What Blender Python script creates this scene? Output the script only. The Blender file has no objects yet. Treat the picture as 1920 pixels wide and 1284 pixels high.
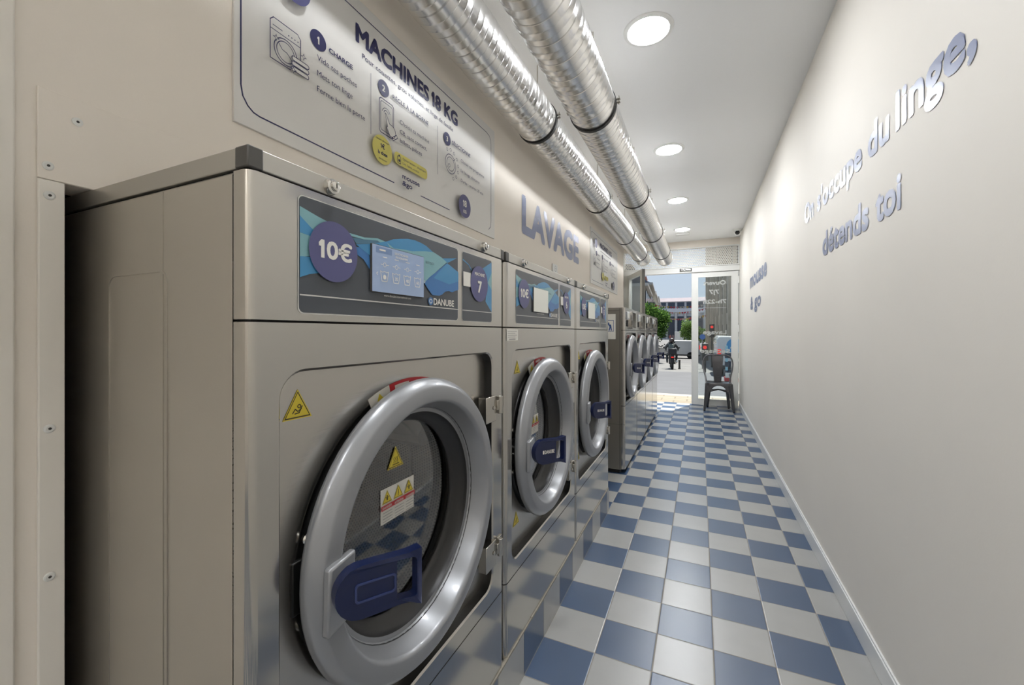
import bpy, math, random
from mathutils import Vector, Matrix
from mathutils.geometry import tessellate_polygon
random.seed(7)
PI = math.pi
sc = bpy.context.scene
COL = sc.collection

# ------------------------------------------------------------------ camera
cam_d = bpy.data.cameras.new('camera')
cam = bpy.data.objects.new('camera', cam_d); COL.objects.link(cam)
cam.location = (0, 0, 1.1852)
cam.rotation_euler = (PI/2, 0, math.radians(24.481))
cam_d.sensor_width = 36.0
cam_d.lens = 774.3/1920*36.0
cam_d.shift_y = -(642-623.16)/1920
cam_d.clip_start = 0.02; cam_d.clip_end = 1000
sc.camera = cam

# ------------------------------------------------------------------ world, sun, exposure
SKY = 0.80
SUN = 9.0
LAMP = 156.0     # radiance of the diffusers; each lamp has its own factor below
sc.view_settings.view_transform = 'Standard'
sc.view_settings.look = 'None'
sc.view_settings.gamma = 1.0
sc.view_settings.use_curve_mapping = False
sc.view_settings.exposure = 0.0
w = bpy.data.worlds.new('sky'); sc.world = w; w.use_nodes = True
nt = w.node_tree; nt.nodes.clear()
wo = nt.nodes.new('ShaderNodeOutputWorld'); bg = nt.nodes.new('ShaderNodeBackground')
tc = nt.nodes.new('ShaderNodeTexCoord'); sx = nt.nodes.new('ShaderNodeSeparateXYZ')
rp = nt.nodes.new('ShaderNodeValToRGB')
nt.links.new(tc.outputs['Generated'], sx.inputs[0]); nt.links.new(sx.outputs['Z'], rp.inputs[0])
rp.color_ramp.elements[0].position = 0.0; rp.color_ramp.elements[0].color = (0.72, 0.82, 0.92, 1)
rp.color_ramp.elements[1].position = 0.30; rp.color_ramp.elements[1].color = (0.66, 0.84, 1.08, 1)
nt.links.new(rp.outputs[0], bg.inputs[0]); bg.inputs[1].default_value = SKY
nt.links.new(bg.outputs[0], wo.inputs[0])
sun_d = bpy.data.lights.new('sun', 'SUN'); sun_d.energy = SUN; sun_d.angle = 0.009; sun_d.color = (1, .96, .88)
sun = bpy.data.objects.new('sun', sun_d); COL.objects.link(sun)
sun.rotation_euler = Vector((0.13, 0.38, 1.0)).to_track_quat('Z', 'Y').to_euler()
sun.location = (5, 12, 30)

# ------------------------------------------------------------------ materials
def lin(c):
    return tuple(((x/255)/12.92 if x/255 <= .04045 else ((x/255+.055)/1.055)**2.4) for x in c) + (1,)

def mat(name, rgb, rough=.5, metal=0.0, spec=.5, bump=0, bscale=50, var=0, vscale=6, coat=0, emit=0, stretch=None, coat_rough=.05):
    m = bpy.data.materials.new(name); m.use_nodes = True
    t = m.node_tree; b = t.nodes['Principled BSDF']
    c = lin(rgb)
    b.inputs['Base Color'].default_value = c
    b.inputs['Roughness'].default_value = rough
    b.inputs['Metallic'].default_value = metal
    b.inputs['Specular IOR Level'].default_value = spec
    b.inputs['Coat Weight'].default_value = coat
    b.inputs['Coat Roughness'].default_value = coat_rough
    if emit:
        b.inputs['Emission Color'].default_value = c; b.inputs['Emission Strength'].default_value = emit
    if bump or var:
        co = t.nodes.new('ShaderNodeTexCoord'); src = co.outputs['Object']
        if stretch:
            mp = t.nodes.new('ShaderNodeMapping'); mp.inputs['Scale'].default_value = stretch
            t.links.new(src, mp.inputs[0]); src = mp.outputs[0]
    if bump:
        n = t.nodes.new('ShaderNodeTexNoise'); n.inputs['Scale'].default_value = bscale; n.inputs['Detail'].default_value = 3
        bp = t.nodes.new('ShaderNodeBump'); bp.inputs['Strength'].default_value = bump; bp.inputs['Distance'].default_value = .01
        t.links.new(src, n.inputs['Vector']); t.links.new(n.outputs[0], bp.inputs['Height']); t.links.new(bp.outputs[0], b.inputs['Normal'])
    if var:
        n = t.nodes.new('ShaderNodeTexNoise'); n.inputs['Scale'].default_value = vscale; n.inputs['Detail'].default_value = 4
        r = t.nodes.new('ShaderNodeValToRGB')
        r.color_ramp.elements[0].position = .3; r.color_ramp.elements[1].position = .7
        r.color_ramp.elements[0].color = tuple(x*(1-var) for x in c[:3])+(1,)
        r.color_ramp.elements[1].color = tuple(min(1, x*(1+var)) for x in c[:3])+(1,)
        t.links.new(src, n.inputs['Vector']); t.links.new(n.outputs[0], r.inputs[0]); t.links.new(r.outputs[0], b.inputs['Base Color'])
    return m

def checker_mat(name, ax, ay, x0, y0, blue, white, grout, rough=.31):
    """checker of 0.2 m glazed tiles with grout lines; ax, ay: axes used"""
    m = bpy.data.materials.new(name); m.use_nodes = True
    t = m.node_tree; b = t.nodes['Principled BSDF']; N = t.nodes.new; Lk = t.links.new
    co = N('ShaderNodeTexCoord'); sp = N('ShaderNodeSeparateXYZ'); Lk(co.outputs['Object'], sp.inputs[0])
    def M(op, a, bb=None):
        n = N('ShaderNodeMath'); n.operation = op
        for i, v in enumerate((a, bb)):
            if v is None: continue
            if isinstance(v, (int, float)): n.inputs[i].default_value = v
            else: Lk(v, n.inputs[i])
        return n.outputs[0]
    def tile(axis, o):
        return M('DIVIDE', M('SUBTRACT', sp.outputs[axis], o), .2)
    cy = tile(ay, y0)
    if ax is not None:
        cx = tile(ax, x0)
        s = M('ADD', M('FLOOR', cx), M('FLOOR', cy))
        d = M('MINIMUM', M('PINGPONG', cx, .5), M('PINGPONG', cy, .5))
    else:
        cx = None
        s = M('ADD', M('FLOOR', cy), 1.0); d = M('PINGPONG', cy, .5)
    odd = M('FLOORED_MODULO', s, 2.0)
    mx = N('ShaderNodeMix'); mx.data_type = 'RGBA'
    mx.inputs[6].default_value = lin(blue); mx.inputs[7].default_value = lin(white); Lk(odd, mx.inputs[0])
    nz = N('ShaderNodeTexNoise'); nz.inputs['Scale'].default_value = 9; nz.inputs['Detail'].default_value = 6; Lk(co.outputs['Object'], nz.inputs['Vector'])
    mr = N('ShaderNodeMapRange'); mr.inputs[3].default_value = .90; mr.inputs[4].default_value = 1.08; Lk(nz.outputs[0], mr.inputs[0])
    mv = N('ShaderNodeMix'); mv.data_type = 'RGBA'; mv.blend_type = 'MULTIPLY'; mv.inputs[0].default_value = 1
    Lk(mx.outputs[2], mv.inputs[6]); Lk(mr.outputs[0], mv.inputs[7])
    g = M('LESS_THAN', d, .0085)
    mg = N('ShaderNodeMix'); mg.data_type = 'RGBA'; Lk(g, mg.inputs[0]); Lk(mv.outputs[2], mg.inputs[6]); mg.inputs[7].default_value = lin(grout)
    Lk(mg.outputs[2], b.inputs['Base Color'])
    ro = M('ADD', M('MULTIPLY', g, .5), M('ADD', M('MULTIPLY', nz.outputs[0], .04), rough-.02)); Lk(ro, b.inputs['Roughness'])
    sm = N('ShaderNodeMapRange'); sm.inputs[1].default_value = .004; sm.inputs[2].default_value = .02; Lk(d, sm.inputs[0])
    hb = M('ADD', sm.outputs[0], M('MULTIPLY', nz.outputs[0], .015))
    bp = N('ShaderNodeBump'); bp.inputs['Strength'].default_value = .35; bp.inputs['Distance'].default_value = .002; Lk(hb, bp.inputs['Height'])
    Lk(bp.outputs[0], b.inputs['Normal'])
    b.inputs['Specular IOR Level'].default_value = .9; b.inputs['IOR'].default_value = 1.62
    return m

def glass_mat(name, tint=(.93, .95, .95), refl=1.0):
    m = bpy.data.materials.new(name); m.use_nodes = True
    t = m.node_tree; t.nodes.clear()
    o = t.nodes.new('ShaderNodeOutputMaterial'); mx = t.nodes.new('ShaderNodeMixShader')
    tr = t.nodes.new('ShaderNodeBsdfTransparent'); tr.inputs[0].default_value = tint+(1,)
    gl = t.nodes.new('ShaderNodeBsdfGlossy'); gl.inputs['Roughness'].default_value = .02
    fr = t.nodes.new('ShaderNodeFresnel'); fr.inputs[0].default_value = 1.5
    ml = t.nodes.new('ShaderNodeMath'); ml.operation = 'MULTIPLY'; ml.inputs[1].default_value = refl; ml.use_clamp = True
    t.links.new(fr.outputs[0], ml.inputs[0]); t.links.new(ml.outputs[0], mx.inputs[0])
    t.links.new(tr.outputs[0], mx.inputs[1]); t.links.new(gl.outputs[0], mx.inputs[2]); t.links.new(mx.outputs[0], o.inputs[0])
    return m

def perforated_mat(name, rgb, cy, cz, disc=False, p=.0085, R_=.266):
    """rows of small round holes, wrapped round the drum axis (cy, cz) or laid flat on the end disc"""
    m = mat(name, rgb, rough=.3, metal=.85); t = m.node_tree; b = t.nodes['Principled BSDF']; N = t.nodes.new; Lk = t.links.new
    co = N('ShaderNodeTexCoord'); sp = N('ShaderNodeSeparateXYZ'); Lk(co.outputs['Object'], sp.inputs[0])
    def M(op, a, bb=None):
        n = N('ShaderNodeMath'); n.operation = op
        for i, v in enumerate((a, bb)):
            if v is None: continue
            if isinstance(v, (int, float)): n.inputs[i].default_value = v
            else: Lk(v, n.inputs[i])
        return n.outputs[0]
    y = M('SUBTRACT', sp.outputs['Y'], cy); z = M('SUBTRACT', sp.outputs['Z'], cz)
    if disc: u, v = M('DIVIDE', y, p), M('DIVIDE', z, p)
    else: u, v = M('DIVIDE', M('MULTIPLY', M('ARCTAN2', z, y), R_), p), M('DIVIDE', sp.outputs['X'], p)
    u = M('ADD', u, M('MULTIPLY', M('FLOORED_MODULO', M('FLOOR', M('ADD', v, .5)), 2.0), .5))
    du, dv = M('PINGPONG', u, .5), M('PINGPONG', v, .5)
    d = M('SQRT', M('ADD', M('MULTIPLY', du, du), M('MULTIPLY', dv, dv)))
    g = M('LESS_THAN', d, .27)
    mx = N('ShaderNodeMix'); mx.data_type = 'RGBA'; Lk(g, mx.inputs[0]); mx.inputs[6].default_value = lin(rgb); mx.inputs[7].default_value = (.01, .01, .01, 1)
    Lk(mx.outputs[2], b.inputs['Base Color'])
    return m

def film_mat(name, rgb):
    """white film on glass: shows light from both sides"""
    m = bpy.data.materials.new(name); m.use_nodes = True
    t = m.node_tree; t.nodes.clear()
    o = t.nodes.new('ShaderNodeOutputMaterial'); mx = t.nodes.new('ShaderNodeMixShader'); mx.inputs[0].default_value = .5
    a = t.nodes.new('ShaderNodeBsdfDiffuse'); a.inputs[0].default_value = lin(rgb)
    b = t.nodes.new('ShaderNodeBsdfTranslucent'); b.inputs[0].default_value = lin(rgb)
    t.links.new(a.outputs[0], mx.inputs[1]); t.links.new(b.outputs[0], mx.inputs[2]); t.links.new(mx.outputs[0], o.inputs[0])
    return m

CREAM = mat('cream_wall_paint', (241, 233, 222), rough=.6, spec=.25, bump=.03, bscale=220, var=.015, vscale=2)
CREAMR = mat('cream_satin_paint', (240, 235, 226), rough=.58, spec=.3, bump=.02, bscale=160, var=.015, vscale=2)
CEIL = mat('white_ceiling_paint', (245, 245, 244), rough=.6, spec=.3, bump=.02, bscale=200)
TILE = checker_mat('blue_white_floor_tiles', 'X', 'Y', -.5543, 1.3166, (46, 73, 106), (160, 160, 157), (138, 131, 121))
TILEP = checker_mat('blue_white_plinth_tiles', None, 'Y', 0, 1.3166, (160, 160, 157), (46, 73, 106), (138, 131, 121))
WHITEP = mat('white_gloss_paint', (226, 227, 226), rough=.3, bump=.02, bscale=90)
PVC = mat('white_door_profile', (228, 228, 224), rough=.35, bump=.01, bscale=90)
STEEL = mat('grey_skin_plate', (188, 185, 179), rough=.13, metal=.88, bump=.05, bscale=4, var=.02, vscale=2)
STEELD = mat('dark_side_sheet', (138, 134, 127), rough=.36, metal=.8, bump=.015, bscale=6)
STEELL = mat('grey_lid_sheet', (180, 177, 170), rough=.36, metal=.8, bump=.015, bscale=6)
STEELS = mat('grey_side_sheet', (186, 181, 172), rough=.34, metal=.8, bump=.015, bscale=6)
BRUSH = mat('brushed_stainless', (196, 192, 185), rough=.27, metal=.95, bump=.03, bscale=26, stretch=(1, .12, 5))
RINGM = mat('silver_door_paint', (146, 147, 149), rough=.32, metal=.35, coat=.15, bump=.01, bscale=60)
CHROME = mat('chrome', (215, 213, 208), rough=.1, metal=1)
STAINL = mat('hinge_steel', (190, 186, 178), rough=.2, metal=1, bump=.02, bscale=120)
DARKC = mat('dark_grey_plastic', (70, 68, 64), rough=.45, bump=.02, bscale=200)
RUBBER = mat('black_rubber', (30, 30, 30), rough=.38, bump=.03, bscale=80)
GASK = mat('grey_rubber_gasket', (46, 45, 45), rough=.36, bump=.02, bscale=60)
BLACK = mat('black_void', (14, 13, 12), rough=.9, bump=.02, bscale=80)
NAVYP = mat('navy_handle_plastic', (16, 27, 64), rough=.30, bump=.01, bscale=150)
DRUM = perforated_mat('perforated_drum_steel', (190, 184, 176), .3828, .6312); DRUMD = perforated_mat('perforated_drum_end', (190, 184, 176), .3828, .6312, True)
DRUMS = mat('smooth_drum_steel', (165, 158, 148), rough=.2, metal=.95, bump=.02, bscale=30)
DGLASS = glass_mat('door_window_glass', (.92, .93, .93), 3.6)
GLASS = glass_mat('clear_pane_glass', (.93, .96, .96))
PANEL = mat('slate_panel_film', (72, 76, 82), rough=.30, var=.06, vscale=4)
BLUE1 = mat('mid_blue_print', (66, 134, 178), rough=.3, var=.04)
BLUE2 = mat('deep_blue_print', (58, 112, 168), rough=.3, var=.04)
TEAL = mat('teal_print', (122, 166, 172), rough=.3, var=.04)
SLATE = mat('slate_blue_print', (72, 112, 134), rough=.3, var=.04)
PURPLE = mat('indigo_sticker', (82, 82, 124), rough=.4, var=.02)
OFFW = mat('off_white_print', (222, 219, 210), rough=.5, var=.01)
LINEW = mat('pale_line_and_highlight_print', (196, 194, 188), rough=.4, var=.01)
SCREEN = mat('lit_blue_screen', (134, 150, 176), rough=.15, emit=.25, var=.03, vscale=8)
SCREENW = mat('lit_pale_screen', (206, 206, 196), rough=.25, emit=.15, var=.01)
SIGNW = mat('white_sign_board', (228, 226, 222), rough=.34, var=.008)
NAVY = mat('navy_print', (44, 46, 92), rough=.4, var=.02)
NAVYV = mat('navy_wall_vinyl', (106, 119, 160), rough=.4, spec=.6, coat=.9, coat_rough=.3, var=.03)
YELLOW = mat('pale_yellow_print', (214, 204, 110), rough=.45, var=.02)
WARN = mat('warning_yellow', (222, 200, 60), rough=.4, var=.02)
RED = mat('label_red', (186, 44, 50), rough=.4, var=.02)
GREYT = mat('grey_print', (150, 148, 144), rough=.5, var=.02)
ALU = mat('aluminium_duct', (232, 231, 229), rough=.24, metal=1, bump=.015, bscale=9, var=.04, vscale=12)
ALUC = mat('aluminium_collar', (220, 217, 210), rough=.3, metal=.85, bump=.02, bscale=40)
BAND = mat('black_clamp_lining', (38, 36, 34), rough=.45, bump=.02, bscale=150)
WPLAST = mat('white_plastic', (232, 232, 228), rough=.35, bump=.01, bscale=150)
def lamp_mat(f): return mat('lit_diffuser', (247, 250, 254), rough=.5, emit=LAMP*f, var=.001)
GUN = mat('gunmetal_paint', (92, 91, 93), rough=.28, metal=.7, coat=.3, bump=.02, bscale=60)
PERF = mat('white_perforated_sheet', (224, 220, 210), rough=.45, bump=.02, bscale=80)
FILM = film_mat('white_window_film', (236, 236, 232))

# ------------------------------------------------------------------ mesh builder
ROOTLOC = {}
class MB:
    def __init__(s): s.v = []; s.f = []; s.mi = []
    def add(s, verts, faces, m=0):
        k = len(s.v); s.v += [tuple(p) for p in verts]
        for f in faces: s.f.append(tuple(i+k for i in f)); s.mi.append(m)
    def box(s, x0, x1, y0, y1, z0, z1, m=0):
        s.add([(x, y, z) for x in (x0, x1) for y in (y0, y1) for z in (z0, z1)],
              [(0, 1, 3, 2), (4, 6, 7, 5), (0, 4, 5, 1), (2, 3, 7, 6), (0, 2, 6, 4), (1, 5, 7, 3)], m)
    def obox(s, c, ax, ay, az, m=0):
        c, ax, ay, az = Vector(c), Vector(ax), Vector(ay), Vector(az)
        s.add([c+i*ax+j*ay+k*az for i in (-1, 1) for j in (-1, 1) for k in (-1, 1)],
              [(0, 1, 3, 2), (4, 6, 7, 5), (0, 4, 5, 1), (2, 3, 7, 6), (0, 2, 6, 4), (1, 5, 7, 3)], m)
    def loft(s, loops, m=0, caps=True, close=True):
        n = len(loops[0]); vs = [p for l in loops for p in l]; fs = []
        for i in range(len(loops)-1):
            for j in range(n if close else n-1):
                a = i*n+j; b = i*n+(j+1) % n
                fs.append((a, b, b+n, a+n))
        if caps: fs.append(tuple(range(n-1, -1, -1))); fs.append(tuple(range((len(loops)-1)*n, len(loops)*n)))
        s.add(vs, fs, m)
    def lathe(s, prof, c, axis='X', segs=64, m=0, a0=0, a1=2*PI):
        full = abs(a1-a0-2*PI) < 1e-6; n = segs if full else segs+1
        loops = []
        for r, h in prof:
            L = []
            for i in range(n):
                a = a0+(a1-a0)*i/segs; p, q = r*math.cos(a), r*math.sin(a)
                if axis == 'X': L.append((h, c[0]+p, c[1]+q))
                elif axis == 'Y': L.append((c[0]+p, h, c[1]+q))
                else: L.append((c[0]+p, c[1]+q, h))
            loops.append(L)
        s.loft(loops, m, caps=False, close=full)
    def tube(s, pts, r, segs=10, m=0, closed=False, caps=True):
        pts = [Vector(p) for p in pts]; n = len(pts); loops = []; up = None
        for i, p in enumerate(pts):
            if closed: d = (pts[(i+1) % n]-pts[i-1]).normalized()
            else: d = (pts[min(i+1, n-1)]-pts[max(i-1, 0)]).normalized()
            if up is None:
                up = Vector((0, 0, 1)) if abs(d.z) < .9 else Vector((1, 0, 0))
            a = (up-d*up.dot(d)).normalized(); b = d.cross(a); up = a
            rr = r[i] if isinstance(r, (list, tuple)) else r
            loops.append([p+rr*(a*math.cos(2*PI*j/segs)+b*math.sin(2*PI*j/segs)) for j in range(segs)])
        if closed: loops.append(loops[0])
        s.loft(loops, m, caps=caps and not closed)
    def cyl(s, p0, p1, r, segs=16, m=0, r1=None): s.tube([p0, p1], [r, r if r1 is None else r1], segs, m)
    def ell(s, c, rx, ry, rz, m=0, nu=16, nv=10):
        loops = []
        for i in range(nv+1):
            t = PI*i/nv; q = max(math.sin(t), 1e-3)
            loops.append([(c[0]+rx*q*math.cos(2*PI*j/nu), c[1]+ry*q*math.sin(2*PI*j/nu), c[2]-rz*math.cos(t)) for j in range(nu)])
        s.loft(loops, m)
    def flat(s, loops, fn, m=0):
        """flat face with holes: loops of 2D points, fn maps (a,b) to 3D"""
        tri = tessellate_polygon([[Vector((a, b, 0)) for a, b in L] for L in loops])
        pts = [p for L in loops for p in L]
        s.add([fn(a, b) for a, b in pts], [tuple(t) for t in tri], m)
    def slab(s, loops, fn, t0, t1, m=0):
        """2D outline with holes given thickness: fn(a,b,t)"""
        s.flat(loops, lambda a, b: fn(a, b, t0), m); s.flat(loops, lambda a, b: fn(a, b, t1), m)
        for L in loops:
            s.loft([[fn(a, b, t0) for a, b in L], [fn(a, b, t1) for a, b in L]], m, caps=False)
    def build(s, name, mats, parent=None, smooth=35, bevel=0):
        off = Vector(ROOTLOC.get(parent, (0, 0, 0))) if parent else Vector((0, 0, 0))
        me = bpy.data.meshes.new(name)
        me.from_pydata([tuple(Vector(p)-off) for p in s.v], [], s.f)
        if not isinstance(mats, (list, tuple)): mats = [mats]
        for mm in mats: me.materials.append(mm)
        me.polygons.foreach_set('material_index', s.mi)
        if smooth:
            me.polygons.foreach_set('use_smooth', [True]*len(s.f)); me.set_sharp_from_angle(angle=math.radians(smooth))
        me.update()
        o = bpy.data.objects.new(name, me); COL.objects.link(o)
        if parent: o.parent = parent; ROOTLOC[o] = tuple(off)
        if bevel:
            bm_ = o.modifiers.new('bevel', 'BEVEL'); bm_.width = bevel; bm_.segments = 2; bm_.limit_method = 'ANGLE'; bm_.angle_limit = math.radians(40)
        return o

def tag(o, label, cat, group=None):
    o['label'] = label; o['category'] = cat
    if group: o['group'] = group
    return o
def thing(name, label, cat, loc, group=None):
    o = bpy.data.objects.new(name, None); COL.objects.link(o); o.location = loc; o.empty_display_size = .05
    ROOTLOC[o] = tuple(loc)
    return tag(o, label, cat, group)
def struct(o): o['kind'] = 'structure'; return o
def copy_tree(o, parent=None):
    c = o.copy(); COL.objects.link(c)
    if parent: c.parent = parent
    ROOTLOC[c] = ROOTLOC.get(o, (0, 0, 0))
    for ch in list(o.children): copy_tree(ch, c)
    return c
def find(root, name):
    return [c for c in root.children if c.name.split('.')[0] == name]

# ------------------------------------------------------------------ flat artwork (prints, stickers, lettering)
_tcache = {}
def _font_mesh(body):
    if body not in _tcache:
        cu = bpy.data.curves.new('txt', 'FONT'); cu.body = body; cu.resolution_u = 3
        ob = bpy.data.objects.new('txt', cu); COL.objects.link(ob)
        bpy.context.view_layer.update()
        me = bpy.data.meshes.new_from_object(ob.evaluated_get(bpy.context.evaluated_depsgraph_get()))
        vs = [(v.co.x, v.co.y) for v in me.vertices]; fs = [tuple(p.vertices) for p in me.polygons]
        bpy.data.objects.remove(ob); bpy.data.curves.remove(cu); bpy.data.meshes.remove(me)
        _tcache[body] = (vs, fs)
    return _tcache[body]
CAP = max(v[1] for v in _font_mesh('H')[0])
def text_mesh(body):
    """outline of the word; the figure 1 is drawn with a flag"""
    if '1' not in body: return _font_mesh(body)
    V, F_, x = [], [], 0.0
    h = CAP
    one = [(.0, .80*h), (.0, .66*h), (.13*h, .72*h), (.13*h, 0), (.27*h, 0), (.27*h, h), (.15*h, h)]
    for i, seg in enumerate(body.split('1')):
        if i:
            k = len(V); V += [(a+x, b) for a, b in one]; F_.append(tuple(range(k, k+7))); x += .27*h+.20*h
        if seg.strip():
            vs, fs = _font_mesh(seg); k = len(V); x0 = min(v[0] for v in vs); x1 = max(v[0] for v in vs)
            lead = .30*h if seg.startswith(' ') else 0
            V += [(a-x0+x+lead, b) for a, b in vs]; F_ += [tuple(j+k for j in f) for f in fs]; x += lead+x1-x0+(.42*h if seg.endswith(' ') else .20*h)
        elif seg: x += .30*h
    return V, F_

class Art:
    STEP = .00018
    def __init__(s, org, U, V, N=None, step=None):
        s.o, s.U, s.V = Vector(org), Vector(U), Vector(V)
        s.N = Vector(N) if N else s.U.cross(s.V); s.mb = MB(); s.mats = []; s.lay = 0; s.step = step or Art.STEP
    def mi(s, m):
        if m not in s.mats: s.mats.append(m)
        return s.mats.index(m)
    def fn(s, a, b): return s.o+s.U*a+s.V*b+s.N*(s.lay*s.step)
    def poly(s, pts, m, holes=()):
        s.lay += 1; s.mb.flat([list(pts)]+[list(h) for h in holes], s.fn, s.mi(m))
    def rect(s, a0, b0, a1, b1, m): s.poly([(a0, b0), (a1, b0), (a1, b1), (a0, b1)], m)
    def rr(s, a0, b0, a1, b1, r, m): s.poly(rrect(a0, b0, a1, b1, r), m)
    def circ(s, a, b, r, m, n=40, rb=None): s.poly([(a+r*math.cos(2*PI*i/n), b+(rb or r)*math.sin(2*PI*i/n)) for i in range(n)], m)
    def ring(s, a, b, r, wd, m, n=40, sx=1.0):
        f = lambda q: [(a+sx*q*math.cos(2*PI*i/n), b+q*math.sin(2*PI*i/n)) for i in range(n)]
        s.poly(f(r+wd/2), m, [f(r-wd/2)])
    def line(s, pts, wd, m, closed=False):
        s.lay += 1; P = list(pts)
        if closed: P.append(P[0])
        for (a, b), (c, d) in zip(P, P[1:]):
            L = math.hypot(c-a, d-b) or 1; x, y = (c-a)/L*wd/2, (d-b)/L*wd/2
            s.mb.add([s.fn(a-y-x*.5, b+x-y*.5), s.fn(a+y-x*.5, b-x-y*.5), s.fn(c+y+x*.5, d-x+y*.5), s.fn(c-y+x*.5, d+x+y*.5)], [(0, 1, 2, 3)], s.mi(m))
    def text(s, body, a, b, h, m, width=None, bold=0.0, align='L'):
        """bold: extra stroke weight as a share of the letter height"""
        vs, fs = text_mesh(body)
        x0 = min(v[0] for v in vs); x1 = max(v[0] for v in vs); g = bold*h; sy = (h-2*g)/CAP
        sxx = ((width-2*g)/(x1-x0)) if width else sy
        off = {'L': g, 'C': -(x1-x0)*sxx/2, 'R': -(x1-x0)*sxx-g}[align]
        s.lay += 1; n_ = (8 if h > .03 else 4) if bold > 0 else 0
        for i in range(-1 if not n_ else 0, n_):
            dx, dy = (g*math.cos(2*PI*(i+.5)/n_)*1.08, g*math.sin(2*PI*(i+.5)/n_)*1.08) if n_ else (0, 0)
            up = s.N*(max(i, 0)*s.step*.3)
            s.mb.add([s.fn(a+off+(x-x0)*sxx+dx, b+g+y*sy+dy)+up for x, y in vs], fs, s.mi(m))
        s.lay += 2 if n_ else 0
    def warn(s, a, b, h, kind=0):
        """yellow warning triangle, base centre (a,b)"""
        wd = h*1.12
        tri = lambda q, dy: [(a-wd/2*q, b+dy), (a+wd/2*q, b+dy), (a, b+dy+h*q)]
        s.poly(tri(1, 0), WARN); s.poly(tri(.9, h*.035), NAVYK, [tri(.80, h*.075)])
        if kind == 0:   # hand with fingers
            s.line([(a-h*.2, b+h*.2), (a-h*.1, b+h*.34), (a, b+h*.25), (a+h*.14, b+h*.33)], h*.035, NAVYK)
            s.line([(a-h*.12, b+h*.18), (a+h*.05, b+h*.2), (a+h*.17, b+h*.42)], h*.035, NAVYK); s.ring(a+h*.05, b+h*.42, h*.06, h*.03, NAVYK, 12)
        elif kind == 1:  # hot surface
            for q in (-.12, 0, .12):
                s.line([(a+q*h-.02*h, b+h*.24), (a+q*h+.03*h, b+h*.33), (a+q*h-.02*h, b+h*.42), (a+q*h+.03*h, b+h*.5)], h*.03, NAVYK)
            s.line([(a-h*.22, b+h*.17), (a+h*.22, b+h*.17)], h*.04, NAVYK)
        elif kind == 2:  # exclamation
            s.rect(a-h*.03, b+h*.28, a+h*.03, b+h*.62, NAVYK); s.circ(a, b+h*.2, h*.04, NAVYK, 10)
        else:            # person
            s.circ(a, b+h*.52, h*.07, NAVYK, 10); s.rect(a-h*.06, b+h*.2, a+h*.06, b+h*.44, NAVYK)
            s.line([(a-h*.22, b+h*.46), (a-h*.04, b+h*.38), (a+h*.2, b+h*.46)], h*.05, NAVYK)
    def build(s, name, parent=None): return s.mb.build(name, s.mats, parent, smooth=0)
NAVYK = mat('near_black_print', (40, 38, 36), rough=.5, var=.01)

def rrect(a0, b0, a1, b1, r, n=6):
    P = []
    for cx, cy, t in ((a1-r, b0+r, -PI/2), (a1-r, b1-r, 0), (a0+r, b1-r, PI/2), (a0+r, b0+r, PI)):
        for i in range(n+1): P.append((cx+r*math.cos(t+PI/2*i/n), cy+r*math.sin(t+PI/2*i/n)))
    return P
XU, XV = (0, 1, 0), (0, 0, 1)

# ================================================================== ROOM
XL, XR, ZC, YF, YB = -1.0, .567, 2.695, 7.42, -2.6
b = MB(); b.box(-1.95, .65, YB-.05, 7.50, -.06, 0); struct(b.build('floor', TILE, smooth=0))
b = MB(); b.box(-1.95, .65, YB-.05, 7.60, ZC, ZC+.08); struct(b.build('ceiling', CEIL, smooth=0))
b = MB(); b.box(XR, XR+.08, YB-.05, 7.60, 0, ZC); struct(b.build('wall_right', CREAMR, smooth=0))
b = MB()
b.box(-1.08, XL, YB, .3273, 0, ZC); b.box(-1.08, XL, .3273, 2.80, 1.4423, ZC); b.box(-1.30, XL, 2.80, 6.05, 0, ZC); b.box(-1.30, -1.22, 6.05, 7.60, 0, ZC)
struct(b.build('wall_left', CREAM, smooth=0))
b = MB(); b.box(-1.95, -1.90, YB, 2.86, 0, ZC); b.box(-1.90, -1.30, 2.80, 2.86, 0, ZC); struct(b.build('wall_light_shield', BLACK, smooth=0))  # unseen black shell, added to keep sky light out behind the machines
b = MB(); b.box(-1.95, XR, YB-.05, YB, 0, ZC); struct(b.build('wall_back', CREAM, smooth=0))
b = MB(); b.box(-1.22, XR, YF, YF+.10, 2.575, ZC); struct(b.build('wall_front', CREAM, smooth=0))
b = MB(); b.box(.5552, XR, YB, 7.36, 0, .082); b.box(.559, XR, YB, 7.36, .082, .090); struct(b.build('baseboard_right', WHITEP, bevel=.002))
b = MB(); b.box(-1.345, -.5543, .335, 2.78, 0, .146); struct(b.build('plinth', TILEP, smooth=0))
b = MB()
for i in range(60):
    y = .34+i*2.43/60; b.box(-.566, -.5535-random.random()*.001, y, y+2.43/60, .145, .1505+random.random()*.0025)
struct(b.build('trim_1', mat('grey_mortar', (150, 144, 132), rough=.9, bump=.3, bscale=300, var=.1, vscale=60), smooth=0))
b = MB(); b.box(XL, XL+.006, .12, .2715, 0, ZC); struct(b.build('trim_2', CREAMR, bevel=.004))

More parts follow.
